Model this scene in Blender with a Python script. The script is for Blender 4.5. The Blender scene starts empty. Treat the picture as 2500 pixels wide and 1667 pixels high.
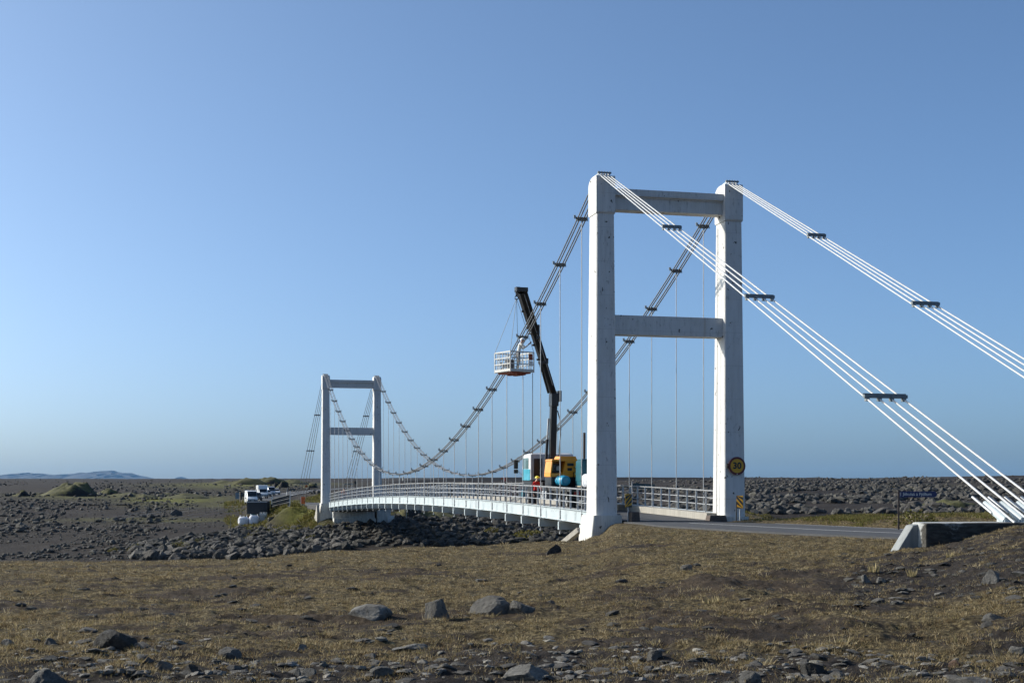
import bpy, bmesh, math, random
import numpy as np
from mathutils import Vector, Matrix, Euler, noise as mnoise
random.seed(7)
SC = bpy.context.scene
COL = SC.collection
R = math.radians

# ------------------------------------------------------------------ camera, sky, sun, exposure
FPX, CX, EYEV, CAMZ = 3500.0, 1250.0, 1210.0, 1.6      # focal length in photo pixels, optical axis column, eye-level row, eye height
cam_d = bpy.data.cameras.new('camera')
cam = bpy.data.objects.new('camera', cam_d); COL.objects.link(cam)
cam.location = (0, 0, CAMZ); cam.rotation_euler = (R(90), 0, 0)
cam_d.lens = FPX / 2500 * 36; cam_d.sensor_width = 36
cam_d.shift_y = (EYEV - 833.5) / 2500
cam_d.clip_start = 0.2; cam_d.clip_end = 120000
SC.camera = cam

SUN_TRAVEL = Vector((1.110, -0.3226, -0.58)).normalized()     # direction the sunlight travels
SUN_EL = math.asin(-SUN_TRAVEL.z)
SUN_AZ = math.atan2(-SUN_TRAVEL.x, -SUN_TRAVEL.y)             # clockwise from +Y
world = bpy.data.worlds.new("World"); SC.world = world; world.use_nodes = True
wt = world.node_tree; wt.nodes.clear()
w_out = wt.nodes.new('ShaderNodeOutputWorld'); w_bg = wt.nodes.new('ShaderNodeBackground'); w_sky = wt.nodes.new('ShaderNodeTexSky')
w_sky.sky_type = 'NISHITA'; w_sky.sun_disc = False
w_sky.sun_elevation = SUN_EL; w_sky.sun_rotation = SUN_AZ
w_sky.altitude = 0; w_sky.air_density = 0.5; w_sky.dust_density = 2.4; w_sky.ozone_density = 5.0
w_bg.inputs['Strength'].default_value = 0.15
w_wb = wt.nodes.new('ShaderNodeMix'); w_wb.data_type = 'RGBA'; w_wb.blend_type = 'MULTIPLY'; w_wb.inputs[0].default_value = 1.0
w_wb.inputs[7].default_value = (1.03, 1.12, 1.04, 1)             # white balance of the whole sky
wt.links.new(w_sky.outputs[0], w_wb.inputs[6]); wt.links.new(w_wb.outputs[2], w_bg.inputs['Color']); wt.links.new(w_bg.outputs[0], w_out.inputs['Surface'])
sun_d = bpy.data.lights.new('sun', 'SUN'); sun = bpy.data.objects.new('sun', sun_d); COL.objects.link(sun)
sun.rotation_euler = SUN_TRAVEL.to_track_quat('-Z', 'Y').to_euler(); sun.location = (-60, 20, 60)
sun_d.energy = 4.5; sun_d.angle = R(0.53); sun_d.color = (1.0, 0.925, 0.80)
SC.view_settings.view_transform = 'Standard'; SC.view_settings.look = 'None'
SC.view_settings.exposure = 0.34; SC.view_settings.gamma = 1.0; SC.view_settings.use_curve_mapping = False
SC.cycles.max_bounces = 6; SC.cycles.volume_bounces = 2

# ------------------------------------------------------------------ small helpers
def tag(o, label=None, cat=None, group=None, kind=None):
    if label: o['label'] = label
    if cat: o['category'] = cat
    if group: o['group'] = group
    if kind: o['kind'] = kind
    return o

def empty(name, loc=(0, 0, 0), rz=0.0, label=None, cat=None, group=None):
    o = bpy.data.objects.new(name, None); COL.objects.link(o)
    o.empty_display_size = 0.3
    o.location = loc; o.rotation_euler = (0, 0, rz)
    return tag(o, label, cat, group)

def link(name, me, parent=None, loc=None):
    o = bpy.data.objects.new(name, me); COL.objects.link(o)
    if parent is not None: o.parent = parent
    if loc is not None: o.location = loc
    return o

def copy_tree(o, parent=None):
    c = o.copy(); COL.objects.link(c); c.parent = parent
    for ch in list(o.children): copy_tree(ch, c)
    return c

class MB:
    """collects shapes, then links them as one mesh object"""
    def __init__(s): s.v = []; s.f = []; s.m = []; s.sm = []
    def add(s, vs, fs, mi=0, smooth=False):
        b = len(s.v); s.v += [tuple(v) for v in vs]
        for f in fs: s.f.append([b + i for i in f]); s.m.append(mi); s.sm.append(smooth)
        return s
    def box(s, c, d, mi=0, rot=None, taper=1.0):
        x, y, z = d[0] / 2, d[1] / 2, d[2] / 2
        vs = [Vector((sx * x * (taper if sz > 0 else 1), sy * y * (taper if sz > 0 else 1), sz * z)) for sz in (-1, 1) for sy in (-1, 1) for sx in (-1, 1)]
        if rot is not None: vs = [rot @ v for v in vs]
        c = Vector(c)
        return s.add([v + c for v in vs], [(0, 2, 3, 1), (4, 5, 7, 6), (0, 1, 5, 4), (2, 6, 7, 3), (0, 4, 6, 2), (1, 3, 7, 5)], mi)
    def beam(s, p, q, w, h, mi=0, up=(0, 0, 1)):
        p, q = Vector(p), Vector(q); d = (q - p); L = d.length; d.normalize()
        u = Vector(up)
        if abs(d.dot(u)) > 0.99: u = Vector((1, 0, 0))
        a = d.cross(u).normalized(); b = a.cross(d)
        M = Matrix((d, a, b)).transposed()
        return s.box((p + q) / 2, (L, w, h), mi, M)
    def tube(s, p, q, r0, r1=None, n=8, mi=0, caps=True):
        r1 = r0 if r1 is None else r1
        p, q = Vector(p), Vector(q); d = (q - p).normalized()
        u = Vector((0, 0, 1)) if abs(d.z) < 0.95 else Vector((1, 0, 0))
        a = d.cross(u).normalized(); b = d.cross(a)
        vs = []
        for c, r in ((p, r0), (q, r1)):
            for i in range(n):
                t = 2 * math.pi * i / n; vs.append(c + a * (r * math.cos(t)) + b * (r * math.sin(t)))
        s.add(vs, [(i, (i + 1) % n, n + (i + 1) % n, n + i) for i in range(n)], mi, True)
        if caps: s.add(vs[:n], [tuple(range(n))[::-1]], mi); s.add(vs[n:], [tuple(range(n))], mi)
        return s
    def path(s, pts, r, n=8, mi=0):
        pts = [Vector(p) for p in pts]; vs = []
        for k, c in enumerate(pts):
            d = (pts[min(k + 1, len(pts) - 1)] - pts[max(k - 1, 0)]).normalized()
            u = Vector((0, 0, 1)) if abs(d.z) < 0.97 else Vector((1, 0, 0))
            a = d.cross(u).normalized(); b = d.cross(a)
            for i in range(n):
                t = 2 * math.pi * i / n; vs.append(c + a * (r * math.cos(t)) + b * (r * math.sin(t)))
        fs = [(k * n + i, k * n + (i + 1) % n, (k + 1) * n + (i + 1) % n, (k + 1) * n + i) for k in range(len(pts) - 1) for i in range(n)]
        s.add(vs, fs, mi, True)
        m = (len(pts) - 1) * n
        s.add(vs[:n], [tuple(range(n))[::-1]], mi); s.add(vs[m:], [tuple(range(n))], mi)
        return s
    def prism(s, poly, axis, a0, a1, mi=0):
        """polygon in the two other axes, extruded along axis"""
        def mk(u, v, w):
            return {'x': (w, u, v), 'y': (u, w, v), 'z': (u, v, w)}[axis]
        n = len(poly)
        vs = [mk(u, v, a0) for u, v in poly] + [mk(u, v, a1) for u, v in poly]
        fs = [(i, (i + 1) % n, n + (i + 1) % n, n + i) for i in range(n)] + [tuple(range(n))[::-1], tuple(range(n, 2 * n))]
        return s.add(vs, fs, mi)
    def loft(s, rings, mi=0, closed=True, caps=True, smooth=False):
        n = len(rings[0]); vs = [p for r in rings for p in r]
        fs = [(k * n + i, k * n + (i + 1) % n, (k + 1) * n + (i + 1) % n, (k + 1) * n + i) for k in range(len(rings) - 1) for i in range(n if closed else n - 1)]
        s.add(vs, fs, mi, smooth)
        if caps: s.add(rings[0], [tuple(range(n))[::-1]], mi); s.add(rings[-1], [tuple(range(n))], mi)
        return s
    def mesh(s, name, mats, fix=True):
        me = bpy.data.meshes.new(name); me.from_pydata(s.v, [], s.f)
        for m in (mats if isinstance(mats, (list, tuple)) else [mats]): me.materials.append(m)
        me.polygons.foreach_set('material_index', s.m); me.polygons.foreach_set('use_smooth', s.sm)
        if fix:
            bm = bmesh.new(); bm.from_mesh(me); bmesh.ops.recalc_face_normals(bm, faces=bm.faces); bm.to_mesh(me); bm.free()
        me.update(); return me
    def build(s, name, mats, parent=None, bevel=0.0, loc=None):
        me = s.mesh(name, mats)
        if bevel > 0:
            bm = bmesh.new(); bm.from_mesh(me)
            bmesh.ops.bevel(bm, geom=[e for e in bm.edges if len(e.link_faces) == 2 and e.calc_face_angle(0) > 0.5], offset=bevel, segments=2, affect='EDGES', profile=0.6)
            bm.to_mesh(me); bm.free()
        return link(name, me, parent, loc)

# ------------------------------------------------------------------ materials
def nodes_of(name):
    m = bpy.data.materials.new(name); m.use_nodes = True
    nt = m.node_tree; b = nt.nodes['Principled BSDF']
    return m, nt, b
def N(nt, t, **kw):
    n = nt.nodes.new(t)
    for k, v in kw.items():
        if k in n.inputs: n.inputs[k].default_value = v
        else: setattr(n, k, v)
    return n
def noise(nt, scale, detail=4, rough=0.55, coord=None, sc=None):
    n = N(nt, 'ShaderNodeTexNoise'); n.inputs['Scale'].default_value = scale; n.inputs['Detail'].default_value = detail; n.inputs['Roughness'].default_value = rough
    if coord is None: coord = N(nt, 'ShaderNodeTexCoord').outputs['Object']
    if sc is not None:
        mp = N(nt, 'ShaderNodeMapping'); mp.inputs['Scale'].default_value = sc
        nt.links.new(coord, mp.inputs['Vector']); coord = mp.outputs[0]
    nt.links.new(coord, n.inputs['Vector']); return n.outputs['Fac']
def ramp(nt, fac, stops):
    r = N(nt, 'ShaderNodeValToRGB'); e = r.color_ramp.elements
    while len(e) < len(stops): e.new(0.5)
    for k, (p, c) in enumerate(stops): e[k].position = p; e[k].color = (*c, 1) if len(c) == 3 else c
    nt.links.new(fac, r.inputs['Fac']); return r.outputs['Color']
def mixc(nt, fac, a, b, mode='MIX'):
    m = N(nt, 'ShaderNodeMix'); m.data_type = 'RGBA'; m.blend_type = mode
    for sock, val in ((m.inputs[0], fac), (m.inputs[6], a), (m.inputs[7], b)):
        if isinstance(val, (int, float)): sock.default_value = val
        elif isinstance(val, tuple): sock.default_value = (*val, 1)
        else: nt.links.new(val, sock)
    return m.outputs[2]
def bump(nt, b, h, strength, dist):
    n = N(nt, 'ShaderNodeBump'); n.inputs['Strength'].default_value = strength; n.inputs['Distance'].default_value = dist
    nt.links.new(h, n.inputs['Height']); nt.links.new(n.outputs[0], b.inputs['Normal'])
def flat(name, col, rough=0.5, metal=0.0, var=0.18, scale=6.0, bmp=0.0, coat=0.0):
    m, nt, b = nodes_of(name)
    f = noise(nt, scale, 5)
    c = ramp(nt, f, [(0.3, tuple(x * (1 - var) for x in col)), (0.7, tuple(min(1, x * (1 + var)) for x in col))])
    nt.links.new(c, b.inputs['Base Color']); b.inputs['Roughness'].default_value = rough; b.inputs['Metallic'].default_value = metal
    if coat: b.inputs['Coat Weight'].default_value = coat
    if bmp: bump(nt, b, noise(nt, scale * 6, 4), bmp, 0.02)
    return m

def painted_concrete(name, base, peel=0.5, dirt=0.5):
    """white paint on board-marked concrete: rain streaks, dark chips, hairline board joints"""
    m, nt, b = nodes_of(name)
    co = N(nt, 'ShaderNodeTexCoord').outputs['Object']
    streak = noise(nt, 1.0, 6, 0.65, co, (7, 7, 0.35))
    blot = noise(nt, 1.1, 5, 0.6, co)
    fine = noise(nt, 9.0, 6, 0.7, co, (1, 1, 0.30))
    c = mixc(nt, ramp(nt, streak, [(0.42, (0, 0, 0)), (0.75, (1, 1, 1))]), base, tuple(x * (1 - 0.42 * dirt) for x in base))
    c = mixc(nt, ramp(nt, blot, [(0.48, (0, 0, 0)), (0.8, (0.6, 0.6, 0.6))]), c, tuple(x * y for x, y in zip(base, (0.78, 0.75, 0.68))))
    mul = N(nt, 'ShaderNodeMath', operation='MULTIPLY')
    nt.links.new(ramp(nt, fine, [(0.56, (0, 0, 0)), (0.66, (1, 1, 1))]), mul.inputs[0])
    area = noise(nt, 0.55, 3, 0.5, co, (1, 1, 0.7))
    # the side facing its own -x has more peeling and darker streaks
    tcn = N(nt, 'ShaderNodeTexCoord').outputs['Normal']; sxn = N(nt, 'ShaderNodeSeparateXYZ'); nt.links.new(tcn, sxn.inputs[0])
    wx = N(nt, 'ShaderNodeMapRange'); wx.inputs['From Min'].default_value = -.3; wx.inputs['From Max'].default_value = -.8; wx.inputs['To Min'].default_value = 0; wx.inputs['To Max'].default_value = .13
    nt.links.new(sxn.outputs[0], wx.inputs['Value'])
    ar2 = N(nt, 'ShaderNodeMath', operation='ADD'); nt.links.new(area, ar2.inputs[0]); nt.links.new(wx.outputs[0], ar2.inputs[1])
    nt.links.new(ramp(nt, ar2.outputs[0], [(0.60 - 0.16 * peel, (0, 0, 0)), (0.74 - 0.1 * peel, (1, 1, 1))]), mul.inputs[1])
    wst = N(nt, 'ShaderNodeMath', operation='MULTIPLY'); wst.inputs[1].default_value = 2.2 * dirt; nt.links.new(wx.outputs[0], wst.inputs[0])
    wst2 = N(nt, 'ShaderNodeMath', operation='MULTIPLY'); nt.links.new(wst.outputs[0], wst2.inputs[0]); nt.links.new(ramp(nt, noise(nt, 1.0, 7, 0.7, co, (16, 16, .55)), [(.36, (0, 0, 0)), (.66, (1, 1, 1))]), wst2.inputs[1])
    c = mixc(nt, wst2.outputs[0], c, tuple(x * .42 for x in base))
    sc2 = N(nt, 'ShaderNodeMath', operation='MULTIPLY'); sc2.inputs[1].default_value = 0.75
    nt.links.new(mul.outputs[0], sc2.inputs[0])
    c = mixc(nt, sc2.outputs[0], c, (0.24, 0.24, 0.235))
    sz = N(nt, 'ShaderNodeSeparateXYZ'); nt.links.new(co, sz.inputs[0])      # pour joints every 1.45 m
    fr_ = N(nt, 'ShaderNodeMath', operation='DIVIDE'); fr_.inputs[1].default_value = 1.45; nt.links.new(sz.outputs[2], fr_.inputs[0])
    f2_ = N(nt, 'ShaderNodeMath', operation='FRACT'); nt.links.new(fr_.outputs[0], f2_.inputs[0])
    c = mixc(nt, ramp(nt, f2_.outputs[0], [(0.0, (.45, .45, .45)), (0.022, (0, 0, 0))]), c, tuple(x * .45 for x in base))
    rs = noise(nt, 1.0, 4, .6, co, (5, 5, .16)); c = mixc(nt, ramp(nt, rs, [(.66, (0, 0, 0)), (.80, (.5, .5, .5))]), c, tuple(x * y for x, y in zip(base, (.62, .50, .36))))
    chip = noise(nt, 5.0, 2, 0.4, co, (1, 1, 0.8))
    c = mixc(nt, ramp(nt, chip, [(0.715, (0, 0, 0)), (0.735, (1, 1, 1))]), c, (0.07, 0.065, 0.06))
    nt.links.new(c, b.inputs['Base Color']); b.inputs['Roughness'].default_value = 0.75
    bump(nt, b, fine, 0.25, 0.01)
    return m

M = {}
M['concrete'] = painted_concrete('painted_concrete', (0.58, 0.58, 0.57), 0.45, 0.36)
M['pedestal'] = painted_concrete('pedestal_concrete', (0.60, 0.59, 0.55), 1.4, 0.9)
def anchor_material():
    m, nt, b = nodes_of('anchor_concrete')
    co = N(nt, 'ShaderNodeTexCoord').outputs['Object']; sx = N(nt, 'ShaderNodeSeparateXYZ'); nt.links.new(co, sx.inputs[0])
    f = noise(nt, 1.6, 8, .7, co, (1, 1, 2.2)); g = noise(nt, 7, 6, .7, co, (1, .5, 2))
    mr = N(nt, 'ShaderNodeMapRange'); mr.inputs['From Min'].default_value = .12; mr.inputs['From Max'].default_value = -.25; mr.inputs['To Min'].default_value = -.22; mr.inputs['To Max'].default_value = .17
    nt.links.new(sx.outputs[0], mr.inputs['Value'])
    ad = N(nt, 'ShaderNodeMath', operation='ADD'); nt.links.new(f, ad.inputs[0]); nt.links.new(mr.outputs[0], ad.inputs[1])
    c = mixc(nt, ramp(nt, ad.outputs[0], [(.50, (0, 0, 0)), (.62, (1, 1, 1))]), ramp(nt, g, [(.3, (.27, .28, .28)), (.7, (.42, .43, .42))]), ramp(nt, g, [(.4, (.022, .020, .016)), (.75, (.085, .08, .07))]))
    nt.links.new(c, b.inputs['Base Color']); b.inputs['Roughness'].default_value = .9; bump(nt, b, g, .6, .03); return m
M['anchor'] = anchor_material()
M['anchor_wing'] = painted_concrete('anchor_wing_concrete', (0.22, 0.235, 0.235), 0.8, 0.8)
M['curb'] = painted_concrete('curb_concrete', (0.34, 0.32, 0.28), 1.6, 1.0)
M['steel_white'] = flat('white_painted_steel', (0.42, 0.475, 0.495), 0.45, 0, 0.07, 2.0)
M['steel_grey'] = flat('grey_painted_steel', (0.33, 0.34, 0.34), 0.5, 0, 0.15, 3.0)
M['galv'] = flat('galvanised_steel', (0.40, 0.41, 0.42), 0.45, 0.5, 0.12, 8.0)
M['cable'] = flat('shade_dark_wire_rope', (0.15, 0.153, 0.156), 0.36, 0.15, 0.15, 12.0)  # darkened to carry the shade on undersides of main cables and far stays
M['rope'] = flat('painted_wire_rope', (0.54, 0.55, 0.55), 0.4, 0, 0.1, 12.0)
M['hanger'] = flat('hanger_rod', (0.42, 0.43, 0.43), 0.45, 0.3, 0.1, 8.0)
M['clamp'] = flat('clamp_steel', (0.16, 0.18, 0.19), 0.55, 0.3, 0.2, 9.0)
M['rivet'] = flat('rivet_grey', (0.30, 0.33, 0.35), 0.5)
M['asphalt'] = flat('asphalt', (0.042, 0.042, 0.044), 0.85, 0, 0.25, 1.5, 0.4)
M['line'] = flat('road_paint', (0.62, 0.62, 0.60), 0.7, 0, 0.2, 8)
M['black'] = flat('black_paint', (0.012, 0.012, 0.013), 0.35, 0, 0.2, 4)
M['rubber'] = flat('rubber', (0.018, 0.018, 0.018), 0.8)
M['dark_metal'] = flat('dark_metal', (0.035, 0.034, 0.033), 0.55, 0.2, 0.3, 6)
M['brown_steel'] = flat('weathered_steel', (0.07, 0.052, 0.042), 0.8, 0, 0.3, 10)
M['white_paint'] = flat('vehicle_white', (0.72, 0.72, 0.71), 0.3, 0, 0.05, 3, 0, 0.4)
M['cab_grey'] = flat('cab_white_dusty', (0.55, 0.55, 0.55), 0.4, 0, 0.12, 2)
M['teal'] = flat('teal_paint', (0.03, 0.30, 0.40), 0.35, 0, 0.12, 3, 0, 0.3)
M['teal_dark'] = flat('teal_plastic', (0.012, 0.10, 0.13), 0.4, 0, 0.12, 3)
M['tank'] = flat('blue_plastic', (0.02, 0.26, 0.42), 0.4, 0, 0.1, 5)
M['yellow'] = flat('yellow_enamel', (0.72, 0.28, 0.008), 0.4, 0, 0.1, 3, 0, 0.2)
M['sign_yellow'] = flat('sign_yellow', (0.56, 0.29, 0.012), 0.5, 0, 0.06, 5)
M['sign_red'] = flat('sign_dark_red', (0.10, 0.012, 0.012), 0.5)
M['sign_black'] = flat('sign_black', (0.012, 0.012, 0.012), 0.5)
M['sign_blue'] = flat('sign_blue', (0.010, 0.020, 0.085), 0.45, 0, 0.1, 4)
M['sign_green'] = flat('sign_dark_green', (0.015, 0.05, 0.06), 0.5)
M['sign_white'] = flat('sign_white', (0.62, 0.63, 0.62), 0.5)
M['orange'] = flat('hi_vis_orange', (0.75, 0.16, 0.02), 0.6)
M['red_cloth'] = flat('red_workwear', (0.62, 0.02, 0.015), 0.85, 0, 0.15, 12)
M['navy_cloth'] = flat('dark_trousers', (0.02, 0.02, 0.028), 0.9)
M['pale_cloth'] = flat('pale_workwear', (0.55, 0.54, 0.50), 0.85, 0, 0.15, 12)
M['grey_cloth'] = flat('grey_workwear', (0.09, 0.09, 0.095), 0.85)
M['skin'] = flat('skin', (0.45, 0.27, 0.19), 0.6)
M['helmet_yellow'] = flat('yellow_helmet', (0.75, 0.62, 0.03), 0.35)
M['helmet_white'] = flat('white_helmet', (0.78, 0.78, 0.76), 0.35)
M['basket'] = flat('basket_white', (0.46, 0.46, 0.44), 0.5, 0, 0.12, 6)
M['orange_red'] = flat('red_oxide', (0.22, 0.045, 0.015), 0.7)
M['bag'] = flat('woven_bag', (0.66, 0.68, 0.72), 0.7, 0, 0.12, 5, 0.5)
M['wood'] = flat('weathered_wood', (0.34, 0.29, 0.22), 0.85, 0, 0.25, 14)
M['container'] = flat('dark_container', (0.012, 0.018, 0.024), 0.55)
M['board_blue'] = flat('board_blue_grey', (0.16, 0.22, 0.27), 0.5)
M['silver'] = flat('silver_paint', (0.50, 0.52, 0.54), 0.3, 0.3, 0.05, 3, 0, 0.4)
M['grey_car'] = flat('dark_car_paint', (0.02, 0.021, 0.024), 0.3, 0, 0.05, 3, 0, 0.4)
M['lamp'] = flat('headlight_glass', (0.65, 0.66, 0.66), 0.15)
M['tail'] = flat('tail_lamp', (0.25, 0.01, 0.01), 0.3)
M['plate'] = flat('number_plate', (0.6, 0.6, 0.58), 0.5)
def glass(name, c, r=0.06):
    m, nt, b = nodes_of(name); b.inputs['Base Color'].default_value = (*c, 1); b.inputs['Roughness'].default_value = r
    b.inputs['Specular IOR Level'].default_value = 0.7; return m
M['glass'] = glass('dark_glass', (0.012, 0.016, 0.018))
M['glass_pale'] = glass('pale_glass', (0.10, 0.17, 0.18), 0.1)

def rock_material(name, attr=None):
    m, nt, b = nodes_of(name)
    co = N(nt, 'ShaderNodeTexCoord').outputs['Object']
    if attr:
        a = N(nt, 'ShaderNodeAttribute'); a.attribute_name = attr; base = a.outputs['Color']
    else:
        oi = N(nt, 'ShaderNodeObjectInfo')
        base = ramp(nt, oi.outputs['Random'], [(0.0, (0.034, 0.031, 0.028)), (0.5, (0.060, 0.055, 0.050)), (1.0, (0.105, 0.097, 0.086))])
    f1 = noise(nt, 1.6, 8, 0.7, co); f2 = noise(nt, 9, 6, 0.75, co)
    c = mixc(nt, 1.0, base, ramp(nt, f1, [(0.28, (0.45, 0.44, 0.43)), (0.5, (.95, .94, .92)), (0.72, (1.45, 1.43, 1.38))]), 'MULTIPLY')
    c = mixc(nt, ramp(nt, f2, [(0.56, (0, 0, 0)), (0.68, (0.6, 0.6, 0.6))]), c, (0.21, 0.205, 0.17))
    f3 = noise(nt, 4, 3, .5, co); c = mixc(nt, ramp(nt, f3, [(.30, (.7, .7, .7)), (.40, (0, 0, 0))]), c, (.022, .021, .019))
    nt.links.new(c, b.inputs['Base Color']); b.inputs['Roughness'].default_value = 0.92
    bump(nt, b, f2, 0.9, 0.12)
    return m
M['rock'] = rock_material('basalt')
M['rock_attr'] = rock_material('basalt_rubble', 'tint')
def rock_tinted(name, c):
    m = rock_material(name, None); nt = m.node_tree
    for n in nt.nodes:
        if n.type == 'VALTORGB' and n.inputs[0].is_linked and n.inputs[0].links[0].from_node.type == 'OBJECT_INFO':
            for e in n.color_ramp.elements: e.color = (*c, 1)
    return m
M['rock_gravel'] = rock_material('gravel_stone')
for n in M['rock_gravel'].node_tree.nodes:
    if n.type == 'VALTORGB' and n.inputs[0].is_linked and n.inputs[0].links[0].from_node.type == 'OBJECT_INFO':
        for e, c_ in zip(n.color_ramp.elements, ((.085, .08, .074), (.15, .142, .13), (.25, .24, .22))): e.color = (*c_, 1)
M['rock_pale'] = rock_tinted('pale_stone', (0.235, 0.228, 0.212))
M['rock_mid'] = rock_tinted('grey_stone', (0.17, 0.163, 0.15))
M['rock_dark'] = rock_tinted('dark_stone', (0.05, 0.047, 0.043))
M['rock_rust'] = rock_tinted('rusty_stone', (0.19, 0.115, 0.075))

def attr_col_material(name, attr, rough=0.9, transl=0.0):
    m, nt, b = nodes_of(name)
    a = N(nt, 'ShaderNodeAttribute'); a.attribute_name = attr
    nt.links.new(a.outputs['Color'], b.inputs['Base Color']); b.inputs['Roughness'].default_value = rough
    b.inputs['Specular IOR Level'].default_value = 0.2
    if transl:
        tr = N(nt, 'ShaderNodeBsdfTranslucent'); nt.links.new(a.outputs['Color'], tr.inputs['Color'])
        mx = N(nt, 'ShaderNodeMixShader'); mx.inputs[0].default_value = transl
        nt.links.new(b.outputs[0], mx.inputs[1]); nt.links.new(tr.outputs[0], mx.inputs[2])
        nt.links.new(mx.outputs[0], nt.nodes['Material Output'].inputs['Surface'])
    return m
M['grass'] = attr_col_material('grass_blades', 'tint', 0.8, 0.35)

# ------------------------------------------------------------------ the lie of the land
ALPHA = math.atan(867 / 3500)                                  # the bridge runs away to the left of the view axis
SB, CB = math.sin(ALPHA), math.cos(ALPHA)
OX, OY = 6.70, 62.40                                           # middle of the near tower
BR = math.atan2(CB, -SB)                                       # heading of the bridge's own x axis
def W(s, y):                                                   # bridge coordinates (along, left) -> world
    return (OX - SB * s - CB * y, OY + CB * s - SB * y)
def toS(X, Y): dx, dy = X - OX, Y - OY; return -SB * dx + CB * dy
def toL(X, Y): dx, dy = X - OX, Y - OY; return -CB * dx - SB * dy
LSPAN, HALF = 104.0, 2.925

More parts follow.
